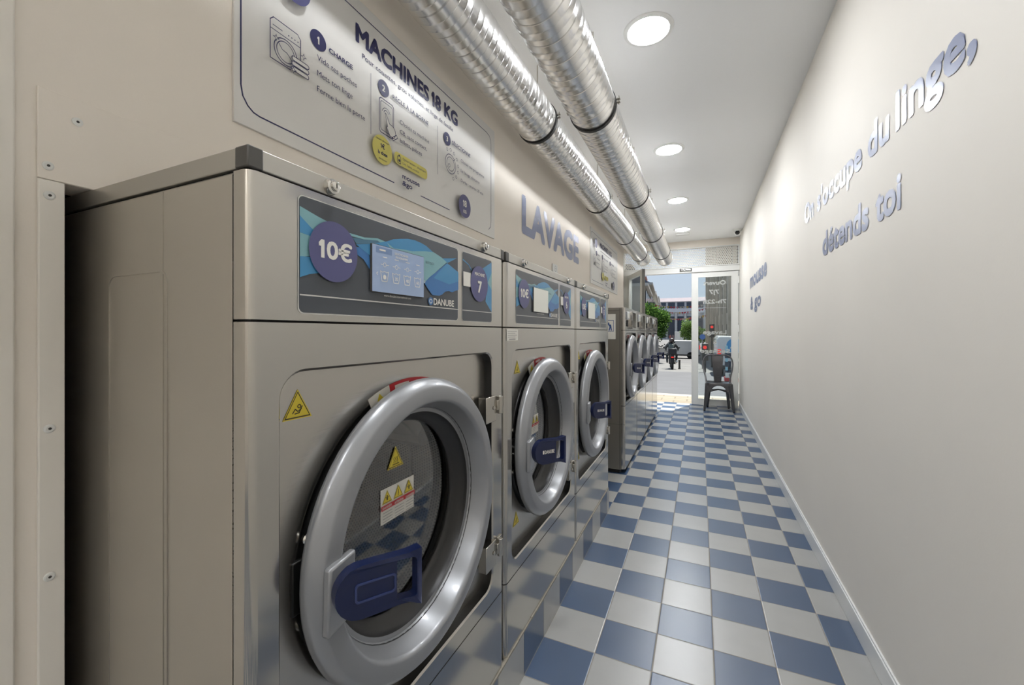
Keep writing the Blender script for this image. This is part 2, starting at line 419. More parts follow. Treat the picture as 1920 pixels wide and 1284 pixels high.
# screwed boards on the left wall round the machines' opening
def screw(p, parent):
    q = MB(); q.lathe([(.0075, p[0]), (.0072, p[0]+.0016), (.005, p[0]+.0028), (.0022, p[0]+.0025)], p[1:], 'X', 16)
    q.lathe([(.0022, p[0]+.0025), (.0018, p[0]+.001), (0.0001, p[0]+.001)], p[1:], 'X', 8, 1)
    q.build('screw', [WPLAST, DARKC], parent)
t = thing('cover_board', 'cream cover board held by two screws above the nearest washing machine', 'board', (-1.0, .296, 1.4423))
b = MB(); b.box(XL, XL+.004, .2958, 1.15, 1.4423, 1.5941); b.build('board', CREAM, t, bevel=.0015)
screw((XL+.004, .344, 1.5547), t); screw((XL+.004, .3081, 1.4649), t)
t = thing('cover_strip', 'narrow vertical cream strip with screws beside the nearest machine', 'board', (-1.0, .296, 0))
b = MB(); b.box(XL, XL+.008, .2958, .3273, 0, 1.4405); b.build('board', CREAMR, t, bevel=.0015)
for z in (1.4145, 1.0242, .7762): screw((XL+.008, .3085, z), t)

# ------------------------------------------------------------------ downlights
def downlight(y, label, f=1.0):
    t = thing('ceiling_downlight', label, 'ceiling light', (-.235, y, ZC), 'round downlights along the ceiling')
    q = MB(); q.lathe([(.120, ZC), (.119, ZC-.004), (.114, ZC-.008), (.100, ZC-.009), (.096, ZC-.006), (.096, ZC-.003)], (-.235, y), 'Z', 56); q.build('trim_ring', WPLAST, t)
    q = MB(); q.lathe([(.096, ZC-.006), (.0005, ZC-.0065)], (-.235, y), 'Z', 56); q.build('diffuser', lamp_mat(f), t)
    return t
LY = [(.69, 'lit round downlight just above the camera, out of view'), (-.78, 'lit round downlight behind the camera, the nearer one'), (-2.2, 'lit round downlight by the rear wall')]
for y, lb in ((2.1577, 'largest lit round downlight, nearest on the ceiling'), (3.6368, 'second lit round downlight from the camera, beside the ducts'),
              (5.0726, 'third lit round downlight from the camera'), (6.53, 'farthest lit round downlight, just before the ceiling air vent')) + tuple(LY):
    downlight(y, lb, {2.1577: .9, 3.6368: 1.05, 5.0726: 1.08, 6.53: 1.28, .69: .8}.get(y, 1.0))

# air vent and camera on the ceiling
t = thing('air_vent', 'white slotted air vent on the ceiling near the street door', 'vent', (-.245, 6.83, ZC))
b = MB(); b.box(-.345, -.145, 6.77, 6.90, ZC-.012, ZC); b.build('frame', WPLAST, t, bevel=.002)
b = MB()
for i in range(5): b.box(-.335, -.155, 6.785+i*.022, 6.797+i*.022, ZC-.020, ZC-.012)
b.build('slats', WPLAST, t)
t = thing('security_camera', 'white turret security camera with black lens face under the ceiling', 'camera', (.50, 6.86, ZC))
b = MB(); b.lathe([(.058, ZC), (.058, ZC-.022), (.050, ZC-.034)], (.50, 6.86), 'Z', 32); b.build('base', WPLAST, t)
b = MB(); b.ell((.50, 6.86, ZC-.052), .046, .046, .046, 0, 28, 18); b.build('ball', WPLAST, t)
b = MB(); b.lathe([(.031, 6.824), (.030, 6.815), (.020, 6.812), (.0005, 6.812)], (.495, ZC-.058), 'Y', 28); b.lathe([(.012, 6.8115), (.008, 6.809), (.0005, 6.808)], (.495, ZC-.058), 'Y', 16)
b.build('lens', mat('camera_lens_black', (28, 27, 28), rough=.12, bump=.01, bscale=90), t)

# ------------------------------------------------------------------ exhaust ducts
def duct(xc, zc, y1, label, bands, endcap):
    R = .112; y0 = -2.2
    t = thing('exhaust_duct', label, 'duct', (xc, y1, zc), 'spiral aluminium ducts under the ceiling')
    prof = ((0, -.0075), (.022, -.0030), (.034, .0002), (.05, .0004), (.31, .0004), (.322, .0006), (.345, .0020), (.362, .0020), (.385, .0006), (.397, .0004), (.64, .0004), (.652, .0006), (.675, .0020), (.692, .0020), (.715, .0006), (.727, .0004), (.955, .0004), (.966, .0002), (.980, -.0030))
    q = MB(); segs = 64; loops = []; starts = []; yy = y0
    while yy < y1: 
        P = .112 if yy < 1.95 else (.075 if yy < 2.9 else .060)
        starts.append((yy, min(P, y1-yy))); yy += P
    rnd = random.Random(int(zc*1000))
    for ys_, P in starts:
        dent = rnd.random()*.0002; ph = rnd.random()*6
        for f, dr in prof:
            loops.append([(xc+(R+dr+dent*math.sin(2*a+ph))*math.cos(a), ys_+f*P, zc+(R+dr+dent*math.sin(2*a+ph))*math.sin(a)) for a in [2*PI*j/segs for j in range(segs)]])
    q.loft(loops, 0, caps=False); q.build('corrugated_pipe', ALU, t, smooth=60)
    q = MB(); q.lathe([(R-.004, y1-.06), (R+.001, y1-.03), (R+.001, y1+endcap-.03), (R-.012, y1+endcap), (R-.05, y1+endcap+.004), (.001, y1+endcap+.004)], (xc, zc), 'Y', 44); q.build('end_collar', ALUC, t)
    for yb in bands:
        q = MB(); q.lathe([(R+.002, yb-.010), (R+.0065, yb-.010), (R+.0065, yb+.010), (R+.002, yb+.010)], (xc, zc), 'Y', 48)
        cl = q.build('clamp_band', BAND, t)
        for sgn in (1, -1):
            q = MB(); ax = xc+sgn*(R+.014); az = zc+.012
            q.box(ax-.009, ax+.009, yb-.009, yb+.009, az-.012, az-.008); q.box(ax-.009, ax+.009, yb-.009, yb+.009, az+.004, az+.008); q.cyl((ax+sgn*.003, yb, az-.02), (ax+sgn*.003, yb, az+.02), .003, 8)
            q.build('clamp_screw', STAINL, cl)
        q = MB(); q.cyl((xc, yb, zc+R), (xc, yb, ZC), .004, 8); q.build('hanger_rod', STAINL, cl)
    return t
duct(-.836, 2.371, 6.88, 'silver spiral duct running along the left wall', (.70, 2.1832, 3.6884, 5.1576, 6.45), .12)
duct(-.491, 2.312, 6.62, 'silver spiral duct hanging in the open, nearer the downlights', (.64, 2.0589, 3.4747, 4.8763, 6.08), .12)
for i, (x, y, lb) in enumerate(((-.66, 1.62, 'small ceiling hook between the two ducts, the nearer one'), (-.66, 2.98, 'small ceiling hook between the two ducts, the farther one'))):
    b = MB(); b.cyl((x, y, ZC), (x, y, ZC-.05), .0035, 8); b.box(x-.014, x+.014, y-.004, y+.004, ZC-.006, ZC)
    tag(b.build('ceiling_hook', STAINL), lb, 'hook', 'hooks between the ducts')

# ================================================================== WASHING MACHINES
def front_sheet(q, F, y0, y1, z0, z1, hole=None, back=None, r=.014):
    """front panel with rounded vertical edges, optional hole in its flat face"""
    back = back if back is not None else F-.031
    n = 5
    left = [(F-r+r*math.cos(PI/2*i/n+0), y0+r-r*math.sin(PI/2*i/n)) for i in range(n+1)]      # from flat to side
    right = [(x, y0+y1-y) for x, y in left]
    for arc in (left, right):
        P = arc+[(back, arc[-1][1])]
        q.loft([[(x, y, z0) for x, y in P], [(x, y, z1) for x, y in P]], 0, caps=False, close=False)
    a, bq = y0+r, y1-r
    outer = [(a, z0), (bq, z0), (bq, z1), (a, z1)]
    q.flat([outer]+([hole] if hole else []), lambda y, z: (F, y, z))
    cap = left[::-1]+right
    for z in (z0, z1):
        q.add([(x, y, z) for x, y in [(back, y0)]+cap+[(back, y1)]], [tuple(range(len(cap)+2))])

def washer(p, label, group):
    F, y0, W, zb = p['F'], p['y0'], p['W'], p['zb']; y1 = y0+W
    t = thing('washing_machine', label, 'washing machine', (F, y0, zb), group)
    zt, zh, zk = p['ztop'], p['zh'], p['zk']            # front top, header seam, kick seam
    xb = p['xback']
    b = MB(); xa, za, zc = F-.033, zb+.004, zt-.001
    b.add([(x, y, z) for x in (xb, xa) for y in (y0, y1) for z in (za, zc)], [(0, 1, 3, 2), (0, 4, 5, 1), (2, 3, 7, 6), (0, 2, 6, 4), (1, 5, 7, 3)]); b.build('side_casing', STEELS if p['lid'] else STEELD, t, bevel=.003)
    b2 = MB()
    # dark inner core behind the seams, open where the door sits
    hy0, hy1, hz0, hz1 = p['rec']
    core = [(y0+.006, zb+.01), (y1-.006, zb+.01), (y1-.006, zt), (y0+.006, zt)]
    b2.flat([core, rrect(hy0-.012, hz0-.012, hy1+.012, hz1+.012, .04)], lambda y, z: (F-.0335, y, z))
    b2.box(F-.031, F-.004, y0+.006, y1-.006, zh-.004, zh+.004); b2.box(F-.031, F-.004, y0+.006, y1-.006, zk-.004, zk+.004)
    if p['lid']: b2.box(xb+.01, F-.004, y0+.006, y1-.006, zt-.002, zt+.004)
    b2.build('seam_backing', BLACK, t, smooth=0)
    b = MB(); front_sheet(b, F, y0, y1, zh+.0018, zt); b.build('header_front', STEEL, t)
    b = MB()
    hole = rrect(hy0, hz0, hy1, hz1, .045, 8)
    front_sheet(b, F, y0, y1, zk+.0018, zh-.0018, hole)
    h2 = rrect(hy0+.004, hz0+.004, hy1-.004, hz1-.004, .041, 8)
    b.loft([[(F, y, z) for y, z in hole], [(F-.004, y, z) for y, z in h2]], 0, caps=False)
    fs_ = b.build('front_surround', STEEL, t)
    b = MB(); b.loft([[(F-.004, y, z) for y, z in h2], [(F-.030, y, z) for y, z in h2]], 0, caps=False); b.build('recess_edge', RUBBER, fs_)
    b = MB(); front_sheet(b, F, y0, y1, zb+p['gap'], zk-.0018); b.build('kick_panel', STEEL, t)
    if p['gap'] > .01:
        b = MB()
        for yy in (y0+.06, y1-.06):
            for xx in (F-.06, xb+.10): b.cyl((xx, yy, 0), (xx, yy, zb+.01), .018, 12)
        b.build('levelling_feet', DARKC, t)
        b = MB(); b.box(xb+.02, F-.05, y0+.01, y1-.01, zb-.025, zb+.006); b.build('base_pan', BLACK, t)
    if p['lid']:
        b = MB(); b.box(xb, F+.0015, y0-.001, y1+.001, zt+.0025, zt+.031); lid = b.build('lid', STEELL, t, bevel=.0015)
        for ya, yb_ in ((y0-.0016, y0+.021), (y1-.021, y1+.0016)):
            q = MB(); q.box(F-.026, F+.0022, ya, yb_, zt+.0018, zt+.0318); q.build('corner_cap', DARKC, lid, bevel=.002)
        for ky in (y0+.1347, y0+.6615):
            q = MB(); c = (ky, zt+.016)
            q.lathe([(.0135, F+.0015), (.0135, F+.004), (.012, F+.011), (.0085, F+.0125), (.0080, F+.017), (.0065, F+.0178), (.0002, F+.0178)], c, 'X', 28)
            q.box(F+.0176, F+.0181, ky-.0009, ky+.0009, c[1]-.004, c[1]+.004, 1); q.build('lock', [CHROME, BLACK], lid)
        # pressed outline on the casing side
        q = MB()
        for s_ in (0,):
            o_ = rrect(-.930, .22, -.750, 1.283, .02); i_ = rrect(-.927, .223, -.753, 1.280, .018)
            q.slab([o_, i_], lambda a, b_, tt: (a+F+.558, y0-tt, b_), -.001, .0016)
        q.box(F-.207, F-.204, y0-.0010, y0+.001, zb+.01, zt-.004); q.build('pressed_outline', STEELS, t)
    else:
        b = MB(); b.box(F-.40, F-.045, y0-.0012, y0+.001, zt-.0275, zt-.0255); b.box(F-.046, F-.044, y0-.0012, y0+.001, zb+.01, zt-.002); b.box(F-.034, F-.001, y0-.0012, y0+.001, zh-.001, zh+.001)
        b.box(F-.40, F-.002, y0-.0012, y0+.001, .412, .414); b.build('side_seams', DARKC, t)
    # recessed front plate with rolled porthole
    cy, cz = p['c']; k = p['k']; D = F-.027
    b = MB(); b.flat([rrect(hy0+.002, hz0+.002, hy1-.002, hz1-.002, .043, 8), [(cy+.300*k*math.cos(2*PI*i/64), cz+.300*k*math.sin(2*PI*i/64)) for i in range(64)]], lambda y, z: (D, y, z))
    b.lathe([(.300*k, D), (.293*k, D-.0015), (.286*k, D-.006), (.280*k, D-.015), (.277*k, D-.03)], (cy, cz), 'X', 64); b.build('front_plate', BRUSH, t)
    b = MB(); b.lathe([(.277*k, D-.02), (.270*k, D-.004), (.262*k, D-.002), (.255*k, D-.006), (.25*k, D-.03), (.245*k, D-.075), (.255*k, D-.085)], (cy, cz), 'X', 64); b.build('door_seal', RUBBER, t)
    # drum
    b = MB(); b.lathe([(.245*k, D-.085), (.262*k, D-.088), (.266*k, D-.10), (.266*k, D-.38), (.255*k, D-.40)], (cy, cz), 'X', 64); b.lathe([(.255*k, D-.40), (.15*k, D-.405), (.0005, D-.405)], (cy, cz), 'X', 64, 2)
    for rr_ in (.16, .262): b.lathe([((rr_-.006)*k, D-.400 if rr_ < .2 else D-.20), ((rr_-.010)*k, D-.395 if rr_ < .2 else D-.205), ((rr_-.006)*k, D-.398 if rr_ < .2 else D-.21)], (cy, cz), 'X', 64, 1)
    dr = b.build('drum', [DRUM, DRUMS, DRUMD], t)
    for a in (.5, .5+2*PI/3, .5+4*PI/3):
        q = MB(); ca, sa = math.cos(a), math.sin(a)
        q.loft([[(x, cy+k*(r_*ca-w_*sa), cz+k*(r_*sa+w_*ca)) for r_, w_ in ((.262, -.035), (.215, -.018), (.208, 0), (.215, .018), (.262, .035))] for x in (D-.12, D-.37)]); q.build('lifter', DRUMS, dr)
    # door
    R = lambda r_: r_*k
    b = MB()
    b.lathe([(R(.226), F-.018), (R(.292), F-.010), (R(.300), F-.005), (R(.3035), F+.004), (R(.3030), F+.010), (R(.3000), F+.016), (R(.2880), F+.0290), (R(.2855), F+.0305), (R(.2820), F+.0312), (R(.2580), F+.0330), (R(.2545), F+.0322), (R(.2515), F+.029), (R(.2490), F+.022), (R(.240), F-.004), (R(.234), F-.016)], (cy, cz), 'X', 96)
    door = b.build('door', RINGM, t, smooth=50)
    b = MB(); b.lathe([(R(.2365), F-.010), (R(.232), F-.028), (R(.226), F-.040), (R(.214), F-.047), (R(.205), F-.054), (R(.201), F-.062), (R(.215), F-.075)], (cy, cz), 'X', 72); b.build('window_gasket', GASK, door)
    b = MB(); b.lathe([(R(.2035), F-.057), (R(.15), F-.054), (R(.08), F-.0522), (.0005, F-.0518)], (cy, cz), 'X', 72); b.build('window_glass', DGLASS, door)
    # handle plate angled out of the door
    my = cy-.258*k; hz = cz+.002
    b = MB(); b.obox((F+.034, my, cz-.010), (.007, .001, 0), (-.004, .030*min(1, k+.05), .002), (0, .002, .052)); b.build('handle_mount', RINGM, door, bevel=.004)
    phi = math.radians(26); L = .137; hh = .041
    P0 = Vector((F+.050, cy-.289*k, cz+.006)); d = Vector((math.sin(phi), math.cos(phi), 0)); nn = Vector((math.cos(phi), -math.sin(phi), 0))
    tiltz = -.06
    fn = lambda a, b_, tt: P0+d*a+nn*(tt+ (max(0, a-.10)**2)*6)+Vector((0, 0, b_+a*tiltz))
    out = [(hh-hh*math.sin(PI*i/14), hh*math.cos(PI*i/14)) for i in range(15)]+[(.07, -hh), (.100, -hh*.98), (.118, -hh), (L, -hh*1.14), (L, hh*1.16), (.118, hh), (.100, hh*.98), (.07, hh)]
    slot = rrect(.097, -hh*.80, L-.007, hh*.80, .006, 3)
    b = MB(); b.slab([out, slot], fn, 0, .019); hd = b.build('handle', NAVYP, door, bevel=.0025)
    a_ = Art(P0+nn*.0194+Vector((0, 0, 0)), d+Vector((0, 0, tiltz)), (0, 0, 1), nn)
    if p['logo']:
        a_.poly(rrect(.030, -.014, .094, .014, .006), NAVYP, [rrect(.031, -.013, .093, .013, .005)])
        a_.text('DANUBE', .042, -.006, .012, OFFW, width=.046, bold=.028); a_.rect(.033, -.006, .039, .006, OFFW)
        a_.build('handle_emblem', hd)
    else:
        q = MB(); q.slab([rrect(.029, -.015, .095, .015, .006), rrect(.032, -.012, .092, .012, .004)], fn, .0185, .0208); q.build('handle_inset', mat('navy_inset_edge', (50, 60, 104), rough=.3, bump=.01, bscale=150), hd)
    # hinges
    for hzz in p['hinge']:
        b = MB(); hy = p['hy']
        b.box(F-.020, F+.006, hy-.075, hy-.012, hzz-.045, hzz+.030); b.box(F-.004, F+.012, hy-.015, hy+.018, hzz-.014, hzz+.016)
        b.cyl((F+.010, hy+.004, hzz-.026), (F+.010, hy+.004, hzz+.026), .0085, 14); b.box(F-.002, F+.004, hy+.004, hy+.030, hzz-.026, hzz+.026)
        for zz in (hzz-.005,): b.cyl((F+.006, hy-.028, zz), (F+.009, hy-.028, zz), .006, 10)
        b.build('hinge', STAINL, t, bevel=.0015)
    # latch plate, pins and bolts behind the door's left edge
    b = MB(); b.box(D-.004, D+.004, cy-.298*k, cy-.254*k, cz-.045, cz+.040); lp = b.build('latch_plate', RUBBER, t, bevel=.002)
    q = MB(); q.cyl((D-.007, cy-.272*k, cz+.012), (D+.016, cy-.272*k, cz+.012), .0045, 12); q.cyl((D-.007, cy-.272*k, cz-.012), (D+.016, cy-.272*k, cz-.012), .0045, 12); q.build('latch_pin', CHROME, lp)
    for bz in (.068, -.072):
        q = MB(); q.lathe([(.0085, D-.002), (.0085, D+.003), (.006, D+.006), (.0005, D+.0065)], (cy-.270*k, cz+bz), 'X', 14); q.build('bolt', CHROME, t)
    # labels round the seal
    a_ = Art((D+.001, cy, cz), XU, XV)
    def sector(d0, d1, r0, r1, m): 
        n = 10; A = [math.radians(d0+(d1-d0)*i/n) for i in range(n+1)]
        a_.poly([(r1*k*math.cos(x), r1*k*math.sin(x)) for x in A]+[(r0*k*math.cos(x), r0*k*math.sin(x)) for x in A[::-1]], m)
    sector(116, 104, .272, .3045, OFFW); sector(104, 62, .272, .3045, RED)
    a_.poly([(.276*k*math.cos(math.radians(x)), .276*k*math.sin(math.radians(x))) for x in (114, 107)]+[(.300*k*math.cos(math.radians(110)), .300*k*math.sin(math.radians(110)))], WARN)
    for d0 in (101, 87, 73): sector(d0, d0-9, .290, .298, OFFW)
    a_.build('seal_label', t)
    # plate and window stickers
    for (sy, sz) in p['tri']:
        a_ = Art((D+.0006, 0, 0), XU, XV); a_.warn(sy, sz, .047, 0); a_.build('warning_triangle', t)
    if p['stick']:
        a_ = Art((F-.0512, 0, 0), XU, XV); a_.warn(cy-.024, cz+.108, .046, 1); a_.build('hot_surface_triangle', door)
        a_ = Art((F-.0512, cy-.071, cz-.002), XU, XV); a_.rect(0, 0, .110, .074, OFFW)
        for i in range(3): a_.warn(.020+i*.035, .042, .028, (3, 2, 3)[i])
        a_.rect(0, .030, .110, .040, RED)
        for i, s_ in enumerate(('DANGER', 'ATTENTION', 'DANGER')):
            a_.text(s_, .003+i*.036, .0325, .005, OFFW, width=.029, bold=.028)
            for j in range(4): a_.rect(.003+i*.036, .024-j*.006, .033+i*.036, .0255-j*.006, GREYT)
        a_.build('danger_sticker', door)
    return t

def control_panel(t, y0, zb, F, number, white_screen, wave=1):
    o = (F+.0004, y0, zb)
    a = Art(o, XU, XV)
    a.rr(.0755, 1.0640, .5345, 1.2470, .010, LINEW); a.rr(.0775, 1.0660, .5322, 1.2455, .009, PANEL)  # pale rim drawn in as the highlight along the panel edge
    for m, P in ((TEAL, [(.0790, 1.2288), (.1114, 1.221), (.133, 1.2169), (.16, 1.211), (.1136, 1.195), (.1037, 1.19), (.0941, 1.2038), (.079, 1.2145)]),
                 (BLUE1, [(.079, 1.2145), (.092, 1.2051), (.106, 1.1953), (.11, 1.180), (.0983, 1.1865), (.079, 1.1886)]),
                 (TEAL, [(.079, 1.1883), (.0983, 1.1865), (.12, 1.17), (.0973, 1.1551), (.079, 1.1511)]),
                 (BLUE1, [(.079, 1.152), (.0983, 1.1540), (.125, 1.1332), (.0962, 1.1266), (.079, 1.1199)]),
                 (SLATE, [(.1832, 1.2024), (.2094, 1.2043), (.2389, 1.2092), (.2674, 1.2087), (.2269, 1.199), (.1926, 1.193)]),
                 (TEAL, [(.160, 1.2085), (.1792, 1.2085), (.2122, 1.2082), (.2451, 1.2136), (.2674, 1.2115), (.2909, 1.2028), (.2773, 1.2010), (.2451, 1.2092), (.2094, 1.2043), (.1832, 1.2040), (.165, 1.204)]),
                 (BLUE2, [(.185, 1.186), (.21, 1.190), (.2239, 1.1764), (.2269, 1.150), (.2094, 1.168), (.19, 1.175)]),
                 (BLUE1, [(.1913, 1.1917), (.2269, 1.1990), (.2707, 1.2128), (.290, 1.2210), (.312, 1.2263), (.335, 1.2310), (.3574, 1.2326), (.380, 1.2310), (.3987, 1.228), (.418, 1.2210), (.4344, 1.2145), (.4629, 1.2111), (.5248, 1.2212), (.4828, 1.203), (.4253, 1.2100), (.3495, 1.2000), (.2909, 1.1950), (.2269, 1.1769)]),
                 (TEAL, [(.2707, 1.2105), (.2909, 1.2028), (.3200, 1.2060), (.3495, 1.2075), (.3900, 1.2150), (.4253, 1.2190), (.4550, 1.2130), (.4803, 1.2041), (.4391, 1.1774), (.3902, 1.1449), (.3266, 1.155)]),
                 (BLUE2, [(.3902, 1.1449), (.4100, 1.1600), (.4344, 1.1741), (.4600, 1.1900), (.4803, 1.2026), (.5314, 1.1869), (.5314, 1.1427), (.5180, 1.1390), (.5034, 1.1340), (.4880, 1.1355), (.4728, 1.1330), (.4600, 1.1250), (.4485, 1.1212), (.4208, 1.1203), (.4031, 1.1332)]),
                 (BLUE1, [(.4250, 1.1600), (.4803, 1.2026), (.5314, 1.1869), (.5314, 1.1640), (.4900, 1.1520)])):
        a.poly(P, m)
    a.rect(.0775, 1.0920, .5322, 1.0942, LINEW)
    a.text('DANUBE', .4245, 1.0985, .0155, OFFW, width=.086, bold=.028); a.circ(.4130, 1.106, .009, BLUE2, 16); a.ring(.413, 1.106, .0045, .0018, OFFW, 12)
    a.text('www.danube-international.com', .2609, 1.1045, .0045, OFFW, width=.081, bold=0)
    a.text('EASY TOUCH', .394, 1.1885, .0055, NAVYK, width=.031)
    cp = a.build('control_panel', t)
    q = MB(); q.slab([rrect(.2255, 1.1110, .3840, 1.2010, .002)], lambda y, z, tt: (F+.002+tt, y0+y, zb+z), 0, .004); q.build('screen_frame', DARKC, cp)
    a = Art((F+.0063, y0, zb), XU, XV)
    if white_screen:
        a.rect(.2267, 1.1120, .3830, 1.2000, SCREENW)
    else:
        a.rect(.2267, 1.1120, .3830, 1.2000, SCREEN)
        a.rect(.236, 1.1860, .280, 1.1975, SLATEL); a.rect(.245, 1.1905, .262, 1.1935, OFFW)
        a.text('SELECTIONNER', .2875, 1.1895, .0042, OFFW, width=.042, bold=.028); a.text('PROGRAMME', .290, 1.1825, .0042, OFFW, width=.037, bold=.028)
        for i in range(4):
            x = .2475+i*.0318; zc_ = 1.142-.0005*i
            a.line([(x-.001, zc_+.010), (x+.003, zc_-.009), (x+.017, zc_-.009), (x+.021, zc_+.010)], .0016, OFFW)
            a.line([(x-.001, zc_+.010), (x+.004, zc_+.008), (x+.010, zc_+.010), (x+.016, zc_+.008), (x+.021, zc_+.010)], .0014, OFFW)
            if i: a.text(('', '30', '40', '60')[i], x+.010, zc_-.004, .0065, OFFW, align='C', bold=.028)
            else: a.circ(x+.010, zc_-.001, .0045, OFFW, 14)
            a.ring(x+.010, zc_+.0225, .004, .0012, OFFW, 12); a.line([(x-.001, zc_+.0225), (x+.006, zc_+.0225)], .0012, OFFW); a.line([(x+.014, zc_+.0225), (x+.021, zc_+.0225)], .0012, OFFW)
            a.rect(x+.004, zc_+.036, x+.016, zc_+.0375, OFFW)
        a.line([(.233, 1.1475), (.229, 1.1450), (.233, 1.1425)], .0012, OFFW); a.line([(.374, 1.1475), (.378, 1.1450), (.374, 1.1425)], .0012, OFFW)
    a.build('touchscreen', cp)
    a = Art((F+.0040, y0, zb), XU, XV); a.circ(.1426, 1.1690, .0500, PURPLE, 56)
    a.text('10\u20ac', .1455, 1.1555, .030, OFFW, width=.070, bold=.045, align='C'); a.build('price_sticker', cp)
    a = Art(o, XU, XV)
    a.rr(.5525, 1.0640, .7190, 1.2455, .008, LINEW); a.rr(.5538, 1.0655, .7178, 1.2440, .007, PANEL)  # same drawn-in edge highlight round the small panel
    a.poly([(.6588, 1.2136), (.7170, 1.2404), (.7170, 1.095), (.6795, 1.1232), (.6866, 1.1672)], BLUE1); a.poly([(.6923, 1.1779), (.7170, 1.2090), (.7170, 1.1601)], TEAL)
    a.line([(.5560, 1.2234), (.585, 1.214), (.6003, 1.2022)], .003, BLUE1); a.rect(.5538, 1.0920, .7178, 1.0940, LINEW)
    np_ = a.build('number_panel', t)
    a = Art((F+.0028, y0, zb), XU, XV); a.rect(.5555, 1.1558, .5925, 1.1930, OFFW); a.build('white_sticker', np_)
    a = Art((F+.0034, y0, zb), XU, XV); a.circ(.6400, 1.1690, .0490, PURPLE, 48)
    a.text('MACHINE', .6415, 1.1905, .0090, OFFW, width=.055, bold=.035, align='C'); a.text(number, .640, 1.1440, .033, OFFW, bold=.045, align='C'); a.build('number_sticker', np_)
SLATEL = mat('screen_pale_bar', (120, 144, 182), rough=.2, var=.02)

G18 = 'large grey washing machines in the near row'
base = dict(F=-.558, y0=.3612, W=.7985, zb=.150, ztop=1.4088, zh=1.2015, zk=.3860, rec=(.4066, 1.0919, .430, 1.1290), c=(.7440, .7812), k=1.0, lid=True, xback=-1.34, gap=.002, logo=False,
            hinge=(.9679, .5408), hy=1.112, tri=((.4560, 1.0475),), stick=True)
specs = [(.3612, '7', False, 'nearest and largest grey washing machine, price 10 and number 7 on its panel'),
         (1.1772, '6', True, 'grey washing machine numbered 6, in the middle of the near row of three'),
         (1.9850, '5', True, 'grey washing machine numbered 5, beside the first smaller machine')]
for y0, num, ws, lb in specs:
    p = dict(base); dy = y0-.3612
    p['y0'] = y0; p['rec'] = (.4066+dy, 1.0919+dy, .430, 1.1290); p['c'] = (.7440+dy, .7812); p['hy'] = 1.112+dy
    if num != '7': p['logo'] = True; p['tri'] = ((y0+.150, 1.0415), (y0+.140, .5150))
    else: p['tri'] = ((.4580, 1.0475),)
    m = washer(p, lb, G18)
    control_panel(m, y0, .150, -.558, num, ws)
    if num == '6':
        a = Art((-.5575, 0, 0), XU, XV); a.rect(1.1830, 1.1586, 1.2732, 1.1955, OFFW)
        for j in range(4): a.rect(1.190, 1.188-j*.0062, 1.262-(j % 2)*.012, 1.1895-j*.0062, GREYT)
        a.rect(1.200, 1.1615, 1.250, 1.1650, GREYT); a.build('rating_label', m)

# smaller machines nearer the street
G8 = 'smaller steel washing machines near the street door'
F8 = -.570
def small_header(t, y0):
    q = MB(); q.box(F8+.0005, F8+.010, y0+.055, y0+.185, 1.2960, 1.3620); dp = q.build('display_box', mat('silver_display', (176, 178, 182), rough=.3, metal=.5, bump=.01, bscale=90) if 'silver_display' not in bpy.data.materials else bpy.data.materials['silver_display'], t, bevel=.003)
    a = Art((F8+.0106, y0, 0), XU, XV); a.rect(.07, 1.312, .17, 1.350, SCREENW); a.build('display_window', dp)
    q = MB(); q.slab([rrect(.075, 1.2380, .150, 1.2900, .004)], lambda y, z, tt: (F8+.0005+tt, y0+y, z), 0, .003); q.build('coin_slot', BLACK, t)
    # pocket; the shade inside it is put in as a dark face
    fr = rrect(.275, 1.226, .480, 1.362, .004, 2); 
    q = MB(); q.slab([rrect(.262, 1.214, .493, 1.374, .008, 3), fr], lambda y, z, tt: (F8+.0004+tt, y0+y, z), 0, .022); q.build('drawer_frame', STEEL, t)
    q = MB(); q.slab([fr], lambda y, z, tt: (F8+.0006+tt, y0+y, z), 0, .001); q.build('drawer_pocket', DARKC, t)
    q = MB(); q.cyl((F8, y0+.61, 1.352), (F8+.006, y0+.61, 1.352), .009, 12); q.build('lock', CHROME, t)
proto = None
lb8 = ['first of the four smaller steel washing machines, paper notice on its side', 'second smaller steel washing machine from the notice, between the first and third',
       'third smaller steel washing machine counted from the near row', 'last smaller steel washing machine, closest to the open door leaf']
for i in range(4):
    if proto is None:
        y0 = 3.53
        p = dict(F=F8, y0=y0, W=.706, zb=.028, ztop=1.3955, zh=1.2037, zk=.5690, rec=(y0+.030, y0+.676, .592, 1.183), c=(y0+.353, .878), k=.935, lid=False, xback=-.995, gap=.012, logo=True,
                 hinge=(1.055, .70), hy=y0+.688, tri=(), stick=False)
        proto = washer(p, lb8[0], G8); small_header(proto, y0)
    else:
        m = copy_tree(proto); m.location.y = 3.53+.711*i; m['label'] = lb8[i]
# notice on the first one's side
t = thing('paper_notice', 'white paper notice with blue pictogram taped to the machine side', 'notice', (-.72, 3.528, 1.13))
a = Art((-.82, 3.5278, 1.129), (1, 0, 0), (0, 0, 1)); a.rect(0, 0, .173, .211, OFFW)
PB = mat('pictogram_blue', (52, 84, 140), rough=.5, var=.02)
a.poly([(.045, .064), (.157, .064), (.157, .160), (.045, .160)], PB, [[(.049, .068), (.153, .068), (.153, .156), (.049, .156)]])
a.circ(.112, .132, .009, PB, 14); a.poly([(.115, .126), (.135, .122), (.139, .098), (.143, .072), (.134, .072), (.130, .094), (.122, .072), (.113, .072), (.121, .100), (.119, .112), (.106, .122)], PB)
a.build('sheet', t)

